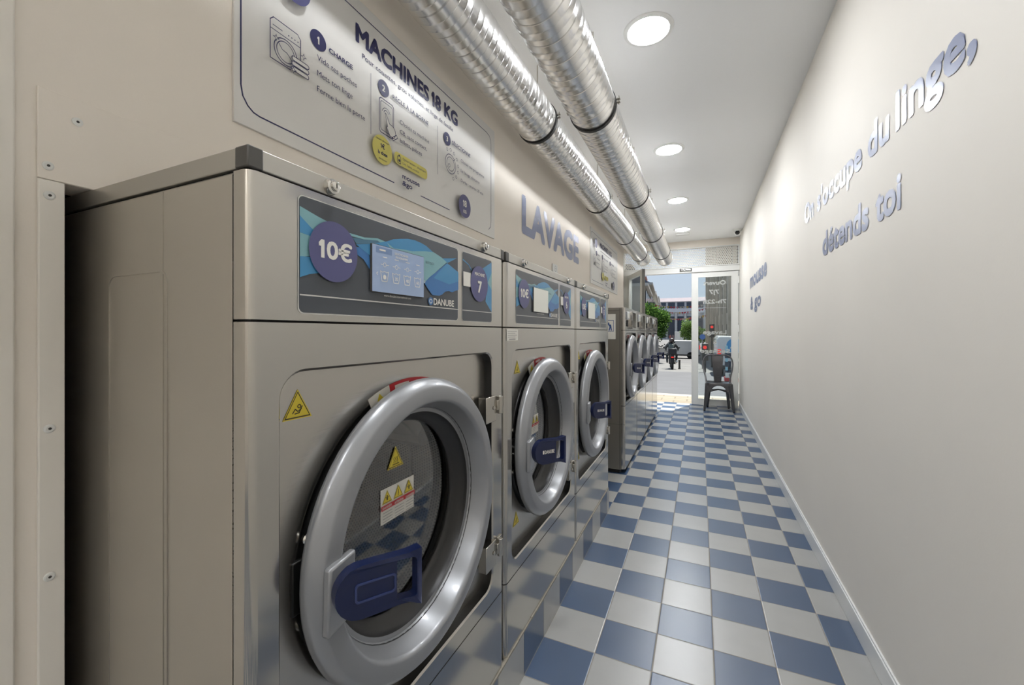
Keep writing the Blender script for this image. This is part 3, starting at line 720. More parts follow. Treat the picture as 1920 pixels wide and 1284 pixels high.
# ================================================================== SIGNS ON THE LEFT WALL
def sign(name, label, y0, y1, z0, z1, big):
    """instruction board; artwork laid out for the 1.347 m board"""
    t = thing(name, label, 'sign', (XL, y0, z0), 'instruction boards on the left wall')
    b = MB(); b.box(XL, XL+.0075, y0, y1, z0, z1); b.build('board', SIGNW, t, bevel=.001)
    kx = (y1-y0)/1.347
    A = Art((XL+.0077, y0, z0-1.6810), (0, kx, 0), XV, (1, 0, 0)); Y = .6099
    q = lambda y: y-Y
    # border
    B = [(.6254, 1.79), (.6254, 1.775), (.630, 1.750), (.642, 1.732), (.656, 1.722), (.672, 1.7189), (1.165, 1.7189)]
    A.line([(q(.6254), 2.17)]+[(q(y), z) for y, z in B], .0038, NAVY)
    A.line([(q(.6254), 2.17), (q(.632), 2.190), (q(.65), 2.2015), (q(.68), 2.206), (q(1.865), 2.2065), (q(1.893), 2.202), (q(1.9095), 2.187), (q(1.9145), 2.165), (q(1.9145), 1.765), (q(1.910), 1.735), (q(1.889), 1.7165)], .0034, NAVY)
    A.line([(q(1.32), 1.718), (q(1.5228), 1.718)], .0034, NAVY)
    A.text('MACHINES 18 KG' if big else 'MACHINES 8 KG', q(.9839), 2.1075, .0605, NAVY, width=.604, bold=.055)
    if big: A.text('Pour couettes, gros volumes, et linge de famille', q(1.0115), 2.0690, .0165, NAVY, width=.537)
    else: A.rect(q(1.0115), 2.0720, q(1.5485), 2.0810, GREYT)
    for n_, (cy_, cz_) in enumerate(((.8431, 2.0179), (1.1094, 2.0242), (1.5004, 2.0172))):
        A.circ(q(cy_), cz_, .0275, NAVY, 36); A.text(str(n_+1), q(cy_), cz_-.011, .022, OFFW, align='C', bold=.045)
    A.text('CHARGE', q(.8784), 2.0055, .0150, NAVY, width=.091, bold=.045)
    A.text('Vide tes poches', q(.8366), 1.9585, .0160, NAVY, width=.149)
    A.text('Mets ton linge', q(.8366), 1.9145, .0160, NAVY, width=.131)
    A.text('Ferme bien la porte', q(.8366), 1.8700, .0160, NAVY, width=.183)
    for y in (1.0462, 1.4267): A.line([(q(y), 2.039), (q(y), 1.840)], .0018, NAVY)
    A.text('R\u00c8GLE \u00c0 LA BORNE', q(1.152), 2.0110, .0145, NAVY, width=.211, bold=.035)
    for s_, z_, w_ in (('Choisis ta machine', 1.9400, .175), ('CB, sans contact,', 1.9050, .160), ('billets, pi\u00e8ces', 1.8730, .129)): A.text(s_, q(1.1907), z_, .0145, NAVY, width=w_)
    A.text('S\u00c9LECTIONNE', q(1.5349), 2.0080, .0165, NAVY, width=.156, bold=.035)
    for s_, z_, w_ in (('Choisis ton programme', 1.9570, .221), ('Le lavage d\u00e9marre', 1.9125, .172), ('Dur\u00e9e : environ 30 min', 1.8680, .211)): A.text(s_, q(1.606), z_, .0140, NAVY, width=w_)
    # washing machine icon
    A.line([(q(.694), 1.976), (q(.703), 1.986), (q(.772), 1.986), (q(.781), 1.976), (q(.781), 1.920)], .0024, NAVY)
    A.line([(q(.694), 1.976), (q(.694), 1.879), (q(.751), 1.879)], .0024, NAVY); A.line([(q(.694), 1.955), (q(.781), 1.955)], .002, NAVY); A.line([(q(.701), 1.966), (q(.727), 1.966)], .002, NAVY)
    for i in range(4): A.circ(q(.745+i*.009), 1.965, .0018, NAVY, 8)
    A.ring(q(.736), 1.915, .0325, .0024, NAVY); A.ring(q(.736), 1.915, .0255, .002, NAVY)
    A.line([(q(.716), 1.928), (q(.726), 1.917), (q(.740), 1.915), (q(.754), 1.903)], .002, NAVY)
    for i in range(3): A.poly(rrect(q(.752), 1.880+i*.0135, q(.806), 1.8925+i*.0135, .005), SIGNW); A.poly(rrect(q(.752), 1.880+i*.0135, q(.806), 1.8930+i*.0135, .006), NAVY, [rrect(q(.754), 1.882+i*.0135, q(.804), 1.891+i*.0135, .004)])
    for sy, sz in ((.708, 1.936), (.788, 1.934), (.757, 1.882)):
        A.poly([(q(sy)+r_*math.cos(PI/4*i), sz+r_*math.sin(PI/4*i)) for i, r_ in enumerate((.010, .0035)*4)], SIGNW); A.poly([(q(sy)+r_*math.cos(PI/4*i), sz+r_*math.sin(PI/4*i)) for i, r_ in enumerate((.010, .0035)*4)], NAVY, [[(q(sy)+r_*math.cos(PI/4*i), sz+r_*math.sin(PI/4*i)) for i, r_ in enumerate((.006, .002)*4)]])
    # terminal icon with tapping hand
    A.poly(rrect(q(1.077), 1.861, q(1.151), 1.981, .012), NAVY, [rrect(q(1.080), 1.864, q(1.148), 1.978, .010)]); A.poly(rrect(q(1.084), 1.871, q(1.144), 1.971, .008), NAVY, [rrect(q(1.086), 1.873, q(1.142), 1.969, .007)])
    for r_ in (.012, .020): A.line([(q(1.112)+r_*math.cos(math.radians(x)), 1.934+r_*math.sin(math.radians(x))) for x in range(20, 171, 25)], .0022, NAVY)
    H_ = [(1.105, 1.936), (1.111, 1.934), (1.128, 1.908), (1.143, 1.906), (1.155, 1.900), (1.160, 1.884), (1.150, 1.866), (1.130, 1.868), (1.118, 1.884), (1.112, 1.890), (1.118, 1.896)]
    A.poly([(q(y), z) for y, z in H_], SIGNW); A.line([(q(y), z) for y, z in H_], .0024, NAVY, closed=True); A.line([(q(1.146), 1.858), (q(1.170), 1.876), (q(1.163), 1.884), (q(1.140), 1.866), (q(1.146), 1.858)], .0024, NAVY)
    # yellow notes
    A.circ(q(1.0927), 1.8037, .048, YELLOW, 40); A.text('1\u20ac', q(1.093), 1.808, .016, NAVY, align='C', bold=.035); A.text('la dose', q(1.093), 1.786, .012, NAVY, align='C', bold=.035); A.text('Lessive + adoucissant', q(1.093), 1.832, .006, NAVY, width=.062, align='C'); A.text('distributeur', q(1.093), 1.768, .006, NAVY, width=.04, align='C')
    A.poly(rrect(q(1.150), 1.784, q(1.3425), 1.826, .016), YELLOW); A.text('Option lessive + adoucissant', q(1.195), 1.809, .0085, NAVY, width=.138); A.text('Lin, laine, coton', q(1.195), 1.793, .0085, NAVY, width=.095)
    A.poly(rrect(q(1.166), 1.788, q(1.185), 1.815, .004), NAVY, [rrect(q(1.168), 1.790, q(1.183), 1.813, .003)]); A.rect(q(1.172), 1.815, q(1.179), 1.820, NAVY); A.circ(q(1.1755), 1.799, .005, NAVY, 14)
    # dial icon
    A.ring(q(1.508), 1.9095, .0405, .0028, NAVY, 40); A.ring(q(1.508), 1.9095, .0290, .0024, NAVY, 36); A.ring(q(1.497), 1.9000, .0070, .0022, NAVY, 16); A.line([(q(1.528), 1.930), (q(1.538), 1.940)], .0028, NAVY)
    for a_ in range(8): A.ring(q(1.508)+.060*math.cos(math.radians(-70+a_*27)), 1.9095+.060*math.sin(math.radians(-70+a_*27)), .0060, .0018, NAVY, 14)
    # logo
    A.text('mousse', q(1.1886), 1.7400, .0185, NAVY, width=.101, bold=.045); A.text('&go', q(1.1886), 1.7150, .0185, NAVY, width=.056, bold=.045)
    A.circ(q(1.6208), 1.7586, .0520, PURPLE, 44); A.text('18' if big else '8', q(1.6208), 1.7560, .030, OFFW, align='C', bold=.045); A.text('KG', q(1.6208), 1.7270, .015, OFFW, align='C', bold=.045)
    A.circ(q(.752), 2.105, .050, PURPLE, 40)
    A.build('print', t)
sign('instruction_sign', 'large white instruction board reading MACHINES 18 KG above the nearest machine', .6099, 1.9568, 1.681, 2.2488, True)
sign('instruction_sign', 'distant white instruction board reading MACHINES 8 KG near the street', 4.07, 5.54, 1.681, 2.2455, False)
# LAVAGE lettering
a = Art((XL+.0008, 0, 0), XU, XV, step=.0004); a.text('LAVAGE', 2.3396, 1.7985, .2420, NAVYV, width=1.308, bold=.062)
tag(a.build('wall_lettering'), 'blue capital letters LAVAGE on the cream left wall', 'lettering')
# socket
t = thing('wall_socket', 'small white wall socket below the LAVAGE lettering', 'socket', (XL, 2.955, 1.672))
b = MB(); b.box(XL, XL+.012, 2.905, 3.012, 1.630, 1.697); b.build('plate', WPLAST, t, bevel=.003)
a = Art((XL+.0126, 0, 0), XU, XV); a.ring(2.958, 1.664, .020, .003, GREYT, 24); a.circ(2.951, 1.664, .003, DARKC, 10); a.circ(2.965, 1.664, .003, DARKC, 10); a.build('socket_face', t)

# right wall lettering (read looking right: U runs towards the camera)
RU = (0, -1, 0)
def wall_words(label, lines):
    t = thing('wall_lettering', label, 'lettering', (XR, lines[0][1]*-1, lines[0][2]))
    for body, u_, z_, h_, w_, bd in lines:
        a = Art((XR-.0008, 0, 0), RU, XV, (-1, 0, 0), step=.0004); a.text(body, u_, z_, h_, NAVYV, width=w_, bold=bd); a.build('lettering_line', t)
wall_words("blue slogan On s'occupe du linge, d\u00e9tends toi on the right wall", [('On', -2.955, 1.8200, .118, .215, .05), ("s'occupe", -2.665, 1.8200, .118, .665, .05), ('du', -1.938, 1.8200, .122, .19, .05), ('linge,', -1.700, 1.8200, .125, .425, .05), ('d\u00e9tends', -2.560, 1.5690, .120, .630, .05), ('toi', -1.865, 1.5690, .120, .205, .05)])
wall_words('pale blue laundry logo lettering on the far end of the right wall', [('mousse', -5.90, 1.72, .19, 1.42, .06), ('&', -5.85, 1.46, .16, .26, .06), ('go', -5.45, 1.46, .16, .55, .06)])

# ================================================================== STREET FRONT
# lintel and jambs
b = MB(); b.box(-1.22, XR, 7.385, 7.47, 2.166, 2.272); b.box(-1.22, XR, 7.375, 7.385, 2.255, 2.272); b.box(-1.22, XR, 7.378, 7.385, 2.166, 2.180); struct(b.build('trim_3', PVC, bevel=.003))
b = MB(); b.box(-1.22, -1.10, 7.385, 7.47, 0, 2.166); struct(b.build('trim_4', PVC, bevel=.003))
b = MB(); b.box(-1.22, XR, 7.385, 7.47, 2.562, 2.575); b.box(-1.22, -1.205, 7.385, 7.47, 2.272, 2.562); b.box(.552, XR, 7.385, 7.47, 2.272, 2.562); struct(b.build('trim_5', PVC, bevel=.002))
# perforated transom
q = MB(); px, pz = .030, .026; nx = int(1.757/px); nz = 11
for j in range(nz):
    for i in range(nx):
        x0 = -1.205+i*px+(px/2 if j % 2 else 0); z0 = 2.274+j*pz
        cx_, cz_ = x0+px/2, z0+pz/2
        sq = [(px/2*s1, pz/2*s2) for s1, s2 in ((1, 0), (1, 1), (0, 1), (-1, 1), (-1, 0), (-1, -1), (0, -1), (1, -1))]
        hole = [(.0098*math.cos(PI/4*k_), .0098*math.sin(PI/4*k_)) for k_ in range(8)]
        V_ = [(cx_+a_, 7.42, cz_+b_) for a_, b_ in sq]+[(cx_+a_, 7.42, cz_+b_) for a_, b_ in hole]+[(cx_+a_, 7.423, cz_+b_) for a_, b_ in hole]
        q.add(V_, [(k_, (k_+1) % 8, 8+(k_+1) % 8, 8+k_) for k_ in range(8)]+[(8+k_, 8+(k_+1) % 8, 16+(k_+1) % 8, 16+k_) for k_ in range(8)])
o = struct(q.build('window_1', PERF, smooth=0))

def leaf_profile(q, fn, w, z0, z1, stile, top, bot, t0, t1):
    q.slab([[(0, z0), (w, z0), (w, z1), (0, z1)], [(stile, z0+bot), (w-stile, z0+bot), (w-stile, z1-top), (stile, z1-top)]], fn, t0, t1)
# closed leaf
fnR = lambda a_, z, tt: (-.1245+a_, 7.40+tt, z)
q = MB(); leaf_profile(q, fnR, .672, .008, 2.158, .094, .072, .094, 0, .055); q.box(-.1275, -.121, 7.392, 7.40, .008, 2.158)
q.slab([[(.088, .098), (.584, .098), (.584, 2.092), (.088, 2.092)], [(.098, .108), (.574, .108), (.574, 2.082), (.098, 2.082)]], fnR, -.006, 0)
door2 = struct(q.build('door_1', PVC, bevel=.002))
q = MB(); q.box(-.0315, .4545, 7.424, 7.430, .10, 2.09); q.build('glass_pane', GLASS, door2, smooth=0)
a = Art((.3751, 7.4235, 0), (-1, 0, 0), (0, 0, 1), (0, -1, 0), step=.0002)
a.text('Ouvert', 0, 1.9520, .070, FILM, width=.326, bold=.045); a.text('7j7', .0952, 1.806, .070, FILM, width=.148, bold=.045); a.text('7h-22h', -.006, 1.6520, .066, FILM, width=.336, bold=.045)
a.rect(-.006, 1.581, .324, 1.587, FILM); a.text('Lavage', -.011, 1.1550, .070, FILM, width=.343, bold=.045); a.text('&', .128, 1.0020, .064, FILM, bold=.045); a.text('Sechage', -.061, .8530, .068, FILM, width=.428, bold=.045)
a.build('window_lettering', door2)
for z in (2.02, .165, 1.25):
    q = MB(); q.cyl((.556, 7.392, z-.055), (.556, 7.392, z+.055), .012, 12); q.box(.530, .556, 7.394, 7.401, z-.05, z+.05); q.build('hinge', WPLAST, door2)
# open leaf
Hx, Hy = -1.10, 7.385; ex, ey = -.765, 6.60; Lw = math.hypot(ex-Hx, ey-Hy); dx, dy = (ex-Hx)/Lw, (ey-Hy)/Lw
fnL = lambda a_, z, tt: (Hx+dx*a_-dy*tt, Hy+dy*a_+dx*tt, z)
q = MB(); leaf_profile(q, fnL, Lw, .012, 2.158, .094, .072, .094, -.05, 0); door1 = struct(q.build('door_2', PVC, bevel=.002))
q = MB(); q.slab([[(.09, .10), (Lw-.09, .10), (Lw-.09, 2.09), (.09, 2.09)]], fnL, -.028, -.022); q.build('glass_pane', GLASS, door1, smooth=0)
q = MB(); q.slab([[(Lw, .012), (Lw+.006, .012), (Lw+.006, 2.158), (Lw, 2.158)]], fnL, -.046, -.004); q.build('edge_strip', mat('grey_aluminium_edge', (120, 118, 114), rough=.4, metal=.6, bump=.02, bscale=80), door1)
q = MB(); q.slab([rrect(Lw-.07, .98, Lw-.04, 1.16, .008)], fnL, 0, .012); q.cyl(fnL(Lw-.055, 1.11, .012), fnL(Lw-.055, 1.11, .05), .009, 10); q.cyl(fnL(Lw-.055, 1.11, .05), fnL(Lw-.17, 1.11, .05), .010, 10); q.build('lever_handle', STAINL, door1)
# door closer plate on the lintel
t = thing('door_closer', 'slim black and silver door stay on the lintel above the opening', 'door closer', (-.215, 7.37, 2.205))
b = MB(); b.box(-.300, -.130, 7.362, 7.374, 2.222, 2.232); b.box(-.300, -.130, 7.362, 7.374, 2.198, 2.206); b.build('rail', BAND, t)
b = MB(); b.box(-.304, -.288, 7.358, 7.378, 2.194, 2.236); b.build('end_block', BAND, t); b = MB(); b.box(-.140, -.124, 7.358, 7.378, 2.194, 2.236); b.build('end_block', BAND, t)
b = MB(); b.box(-.29, -.14, 7.366, 7.378, 2.206, 2.222); b.build('arm', CHROME, t)

# ------------------------------------------------------------------ metal chair
ch = thing('metal_chair', 'dark gunmetal cafe chair standing before the glass door leaf', 'chair', (.255, 7.07, 0))
def bar(name, p0, p1, w0, w1, d0, d1, mt, par, ribs=True):
    """tapered pressed sheet leg"""
    p0, p1 = Vector(p0), Vector(p1); q = MB(); loops = []
    for p_, w_, d_ in ((p0, w0, d0), (p1, w1, d1)):
        loops.append([p_+Vector((sx_*w_/2, sy_*d_/2, 0)) for sx_, sy_ in ((-1, -1), (-.35, -1.35), (.35, -1.35), (1, -1), (1, 1), (-1, 1))])
    q.loft(loops); return q.build(name, mt, par, bevel=.003)
zs = .425
S4 = [((.108, 6.915), (.062, 6.893)), ((.405, 6.915), (.455, 6.896)), ((.135, 7.165), (.1075, 7.262)), ((.380, 7.165), (.407, 7.250))]
for (tx, ty), (fx, fy) in S4: bar('leg', (tx, ty, zs-.005), (fx, fy, .012), .075, .030, .055, .026, GUN, ch)
for (tx, ty), (fx, fy) in S4:
    q = MB(); q.cyl((fx, fy, 0), (fx, fy, .016), .015, 12); q.build('foot', RUBBER, ch)
q = MB()
sl = rrect(.082, 6.865, .430, 7.195, .05, 6)
sq_ = lambda k_, dz: [((x-.256)*k_+.256, (y-7.03)*k_+7.03, zs+dz) for x, y in sl]
q.loft([sq_(1.0, -.035), sq_(1.0, -.006), sq_(.985, .004), sq_(.93, .006), sq_(.86, -.004), sq_(.3, -.010), sq_(.05, -.010)]); q.build('seat', GUN, ch)
for yy in (6.885, 7.175):
    q = MB(); n = 12; arch = [(.150+.212*i/n, zs-.115+.080*math.sin(PI*i/n)**.6) for i in range(n+1)]
    q.slab([[(.100, zs-.02), (.100, zs-.125)]+[(.128, zs-.125)]+arch+[(.384, zs-.125), (.412, zs-.125), (.412, zs-.02)]], lambda x, z, tt: (x, yy+tt, z), 0, .004); q.build('apron', GUN, ch)
for xx in (.105, .405):
    q = MB(); n = 12; arch = [(6.95+.17*i/n, zs-.115+.080*math.sin(PI*i/n)**.6) for i in range(n+1)]
    q.slab([[(6.90, zs-.02), (6.90, zs-.125)]+arch+[(7.17, zs-.125), (7.17, zs-.02)]], lambda y, z, tt: (xx+tt, y, z), 0, .004); q.build('apron', GUN, ch)
q = MB(); q.tube([(.11, 6.94, .285), (.256, 7.05, .315), (.395, 7.19, .285)], .009, 8); q.tube([(.395, 6.94, .285), (.256, 7.05, .315), (.12, 7.19, .285)], .009, 8); q.build('cross_brace', GUN, ch)
hp = [(.090, 7.02, zs-.01), (.078, 7.06, .50), (.054, 7.11, .60), (.042, 7.14, .69), (.050, 7.155, .76), (.075, 7.165, .805), (.115, 7.17, .830), (.170, 7.17, .838), (.256, 7.17, .838)]
hp = hp+[(.494-x+.002, y, z) for x, y, z in hp[-2::-1]]
cr = [Vector(p_) for p_ in hp]; sm = []
for i in range(len(cr)-1):
    p0, p1, p2, p3 = cr[max(i-1, 0)], cr[i], cr[i+1], cr[min(i+2, len(cr)-1)]
    for k_ in range(5):
        u = k_/5; sm.append(.5*((2*p1)+(p2-p0)*u+(2*p0-5*p1+4*p2-p3)*u*u+(3*p1-p0-3*p2+p3)*u**3))
sm.append(cr[-1]); q = MB(); q.tube(sm, .0115, 10); q.build('back_hoop', GUN, ch)
q = MB(); q.slab([[(.198, zs), (.300, zs), (.312, .60), (.325, .75), (.328, .836), (.168, .836), (.171, .75), (.184, .60)]], lambda x, z, tt: (x, 7.172-.03*math.sin((z-zs)/.41*PI)*.4+tt, z), 0, .004); sp_ = q.build('back_splat', GUN, ch)
q = MB(); q.slab([rrect(.218, .50, .282, .78, .012), rrect(.222, .504, .278, .776, .010)], lambda x, z, tt: (x, 7.1690-.03*math.sin((z-zs)/.41*PI)*.4+tt, z), -.003, .004); q.build('pressed_rib', GUN, sp_)

# ================================================================== THE STREET OUTSIDE
def gz(y): 
    P = [(7.4, 0), (7.5, -.005), (8.78, -.03), (8.80, -.11), (26, -.95), (42, -1.29), (60, -1.30), (110, -1.05), (170, -1.3)]
    for (a_, p_), (c_, r_) in zip(P, P[1:]):
        if y <= c_: return p_+(r_-p_)*(y-a_)/(c_-a_)
    return P[-1][1]
def ground(name, ys, m, x0=-40, x1=30):
    q = MB(); q.add([(x, y, gz(y)) for y in ys for x in (x0, x1)], [(2*i, 2*i+1, 2*i+3, 2*i+2) for i in range(len(ys)-1)])
    # thickness skirt
    q.add([(x0, ys[0], gz(ys[0])), (x1, ys[0], gz(ys[0])), (x1, ys[0], gz(ys[0])-.3), (x0, ys[0], gz(ys[0])-.3)], [(0, 1, 2, 3)])
    return struct(q.build(name, m, smooth=0))
def brick_mat(name, c1, c2, mortar, scale, w=.5, h=.25, rough=.8):
    m = mat(name, c1, rough=rough); t = m.node_tree; b_ = t.nodes['Principled BSDF']
    co = t.nodes.new('ShaderNodeTexCoord'); br = t.nodes.new('ShaderNodeTexBrick'); br.inputs['Scale'].default_value = scale
    br.inputs['Color1'].default_value = lin(c1); br.inputs['Color2'].default_value = lin(c2); br.inputs['Mortar'].default_value = lin(mortar)
    br.inputs['Mortar Size'].default_value = .012; br.inputs['Brick Width'].default_value = w; br.inputs['Row Height'].default_value = h
    t.links.new(co.outputs['Object'], br.inputs['Vector']); t.links.new(br.outputs['Color'], b_.inputs['Base Color'])
    return m
PAV = brick_mat('cream_paving_slabs', (152, 143, 126), (136, 127, 110), (116, 106, 90), 1.0, .42, .26)
CURB = mat('pale_curb_stone', (160, 157, 150), rough=.8, bump=.1, bscale=60, var=.06)
ASPH = mat('worn_asphalt', (98, 99, 102), rough=.85, bump=.2, bscale=80, var=.08, vscale=1.2)
COBB = mat('pale_cobbles', (116, 116, 115), rough=.8, bump=.5, bscale=5, var=.22, vscale=2.2)
ROADP = mat('pale_far_road', (110, 110, 111), rough=.85, var=.12, vscale=.5)
ground('sidewalk', [7.44, 7.6, 8.5], PAV); ground('curb', [8.5, 8.78, 8.80], CURB); ground('road', [8.80, 12, 16, 21.8], ASPH); ground('road', [21.8, 24, 26, 33], COBB); ground('road', [33, 42, 60, 85, 110, 170], ROADP)

STONE = mat('cream_facade_stone', (178, 166, 144), rough=.85, var=.08, vscale=.8, bump=.05, bscale=4)
STONE2 = mat('grey_facade_stone', (160, 155, 148), rough=.85, var=.08, vscale=.6)
STONED = mat('weathered_brown_stone', (196, 184, 166), rough=.85, var=.16, vscale=.7, bump=.1, bscale=3)
SLATER = mat('blue_grey_slate_roof', (72, 78, 92), rough=.6, var=.12, vscale=1.5)
SLATEP = mat('mauve_grey_roof', (124, 114, 120), rough=.7, var=.08, vscale=.6)
WIND = mat('dark_window_pane', (44, 54, 70), rough=.12, var=.1)
BRICKC = mat('brick_chimney', (150, 104, 86), rough=.85, var=.12)
CONC = mat('grey_concrete_facade', (182, 182, 187), rough=.8, var=.06, vscale=.4)
COLG = mat('pale_column_stone', (180, 177, 174), rough=.8, var=.05, vscale=.8)

# end building across the far end of the street
t = thing('civic_building', 'wide grey building with a row of dark openings closing the street', 'building', (-6, 150, -1.3))
b = MB(); b.box(-24, 16, 150, 165, -1.3, 11.6); b.build('wall', CONC, t)
b = MB(); b.loft([[(-24.5, 149.4, 11.6), (16.5, 149.4, 11.6), (16.5, 166, 11.6), (-24.5, 166, 11.6)], [(-22, 153, 13.1), (14, 153, 13.1), (14, 163, 13.1), (-22, 163, 13.1)]]); b.build('roof', SLATEP, t)
b = MB(); b.box(-24.3, 16.3, 149.3, 150, 7.7, 9.3); b.build('cornice_band', CONC, t)
for i in range(13):
    x = -21.5+i*2.9
    q = MB(); q.box(x, x+2.2, 149.85, 150.05, 9.4, 11.3); q.build('upper_opening', WIND, t)
    q = MB(); q.box(x-.6, x-.1, 149.2, 149.8, -1.3, 7.7); q.build('column', COLG, t)
    q = MB(); q.box(x+.1, x+2.0, 149.8, 150.05, -.6, 6.6); q.build('lower_window', WIND, t)

# buildings along the left side of the street
def fx(y): return -4.63-.0671*(y-41.8)
def row_building(name, label, ya, yb, ze, zr, wallm, roofm, nw, chim=1):
    t = thing(name, label, 'building', (fx(ya), ya, -1.3), 'buildings on the left of the street')
    x0a, x0b = fx(ya), fx(yb); D_ = 9
    q = MB(); q.loft([[(x0a, ya, z), (x0b, yb, z), (x0b-D_, yb, z), (x0a-D_, ya, z)] for z in (-1.4, ze)]); q.build('wall', wallm, t)
    q = MB(); q.loft([[(x0a+.25, ya, ze), (x0b+.25, yb, ze), (x0b-D_, yb, ze), (x0a-D_, ya, ze)], [(x0a+.25, ya, ze+.25), (x0b+.25, yb, ze+.25), (x0b-D_, yb, ze+.25), (x0a-D_, ya, ze+.25)]]); q.build('cornice', COLG, t)
    q = MB(); q.loft([[(x0a, ya, ze+.25), (x0b, yb, ze+.25), (x0b-D_, yb, ze+.25), (x0a-D_, ya, ze+.25)], [(x0a-1.2, ya+.2, zr), (x0b-1.2, yb-.2, zr), (x0b-D_+1, yb-.2, zr), (x0a-D_+1, ya+.2, zr)]]); q.build('roof', roofm, t)
    for j in range(2):
        zz = 1.0+j*(ze-1.2)/2
        for i in range(nw):
            y = ya+(i+.5)*(yb-ya)/nw; x = fx(y)
            q = MB(); q.obox((x+.02, y, zz+.9), (.05, -.003, 0), (-.0671*.55, .55, 0), (0, 0, .95)); q.build('window', WIND, t)
            if j: 
                q = MB(); q.obox((x+.18, y, zz-.05), (.2, 0, 0), (-.06, .9, 0), (0, 0, .12)); q.build('balcony', COLG, t)
    for i in range(chim):
        y = ya+(i+.35)*(yb-ya)/max(chim, 1); x = fx(y)-1.3
        q = MB(); q.box(x-.5, x+.1, y-.5, y+.5, ze, zr+.7); ck = q.build('chimney', BRICKC, t)
        q = MB(); q.cyl((x-.3, y-.2, zr+.7), (x-.3, y-.2, zr+1.1), .12, 8); q.cyl((x-.1, y+.2, zr+.7), (x-.1, y+.2, zr+1.05), .12, 8); q.build('chimney_pots', BRICKC, ck)
row_building('town_house', 'near left town house with steep slate roof seen past the door edge', 37, 48.8, 5.2, 7.2, STONE2, SLATER, 5, 0)
row_building('town_house', 'cream town house with brick chimney on the left of the street', 49, 63.8, 6.6, 7.4, STONE, SLATER, 4, 1)
row_building('town_house', 'slate roofed town house just past the cream one on the left', 64, 87.8, 7.0, 9.0, STONE, SLATER, 6, 2)
row_building('town_house', 'farthest left town house beside the end building', 88, 118, 8.2, 10.0, STONE2, SLATER, 7, 2)

# tall building on the right, in shade
t = thing('tall_building', 'tall shaded brown stone building seen through the glass door', 'building', (2, 40, -1.3))
gx = lambda y: .86-.0671*(y-60)
b = MB(); b.loft([[(gx(60), 60, z), (gx(14), 14, z), (gx(14)+10, 14, z), (gx(60)+10, 60, z)] for z in (-1.5, 13.4)]); b.build('wall', STONED, t)
b = MB(); b.loft([[(gx(60)-.35, 60.2, z), (gx(14)-.35, 13.8, z), (gx(14)+10, 13.8, z), (gx(60)+10, 60.2, z)] for z in (13.4, 14.0)]); b.build('cornice', STONE2, t)
b = MB(); b.loft([[(gx(60)+.3, 59.8, z), (gx(14)+.3, 14.2, z), (gx(14)+9, 14.2, z), (gx(60)+9, 59.8, z)] for z in (14.0, 15.6)]); b.build('attic', STONE2, t)
for i in range(15):
    y = 16+i*3.0
    for z0_, z1_ in ((-.9, 1.9), (2.9, 5.4), (6.3, 8.8), (9.7, 12.2)):
        q = MB(); q.obox((gx(y)-.01, y, (z0_+z1_)/2), (.05, 0, 0), (-.045, .65, 0), (0, 0, (z1_-z0_)/2)); q.build('window', WIND, t)
    q = MB(); q.obox((gx(y+1.5)-.08, y+1.5, 6.0), (.14, 0, 0), (-.02, .28, 0), (0, 0, 7.3)); q.build('pilaster', STONED, t)
for i, (y, z) in enumerate(((30, 2.6), (23, 4.4))):
    q = MB(); x = gx(y); q.loft([[(x, y-1.4, z+.9), (x, y+1.4, z+.9), (x-.1, y+1.4, z+.8), (x-.1, y-1.4, z+.8)], [(x, y-1.4, z), (x, y+1.4, z), (x-1.0, y+1.4, z), (x-1.0, y-1.4, z)]])
    q.build('awning', mat('navy_awning_cloth', (44, 62, 92), rough=.8, var=.08) if i == 0 else bpy.data.materials['navy_awning_cloth'], t)

# trees
LEAF = [film_mat('leaf_green', (102, 134, 66)), film_mat('leaf_dark_green', (70, 102, 52)), film_mat('leaf_silver_green', (142, 164, 112))]
BARK = mat('tree_bark', (92, 78, 64), rough=.9, bump=.3, bscale=20, var=.15)
def tree(label, x, y, zc_, rx, rz, n, mats, seed, leaf=.16):
    r = random.Random(seed); zg = gz(y); t = thing('street_tree', label, 'tree', (x, y, zg))
    q = MB(); q.tube([(x, y, zg), (x+.1, y, zg+1.2), (x-.05, y, zc_-rz*.3)], [.16, .12, .07], 8)
    for i in range(5):
        a_ = i*1.3; q.tube([(x, y, zc_-rz*.5), (x+rx*.5*math.cos(a_), y+rx*.5*math.sin(a_), zc_+rz*.2)], [.06, .02], 6)
    q.build('trunk', BARK, t)
    q = MB(); blobs = [(r.uniform(-.55, .55)*rx, r.uniform(-.55, .55)*rx, r.uniform(-.6, .6)*rz, r.uniform(.4, .6)) for _ in range(14)]
    for _ in range(n):
        bx_, by_, bz_, br_ = r.choice(blobs); v = Vector((r.gauss(0, 1), r.gauss(0, 1), r.gauss(0, 1))).normalized()*(r.random()**.4)
        c_ = Vector((x+bx_+v.x*rx*br_, y+by_+v.y*rx*br_, zc_+bz_+v.z*rz*br_))
        a_ = Vector((r.gauss(0, 1), r.gauss(0, 1), r.gauss(0, .6))).normalized()*leaf*r.uniform(.7, 1.3); b_ = a_.cross(Vector((r.gauss(0, 1), r.gauss(0, 1), r.gauss(0, 1)))).normalized()*leaf*.6
        q.add([c_-a_, c_+b_, c_+a_, c_-b_], [(0, 1, 2, 3)], r.randrange(len(mats)))
    q.build('crown', mats, t, smooth=0)
tree('large bright green tree on the left side of the street', -3.19, 33, 1.99, 1.34, 1.42, 5200, LEAF[:2], 3, .09)
tree('pale green tree in the middle, left of the closed leaf', -1.75, 76, 1.5, 1.35, 1.9, 2600, [LEAF[2], LEAF[0]], 5, .15)
tree('dark green tree seen through the glass leaf', .35, 72, .9, 1.1, 1.4, 1800, LEAF[:2], 9, .15)
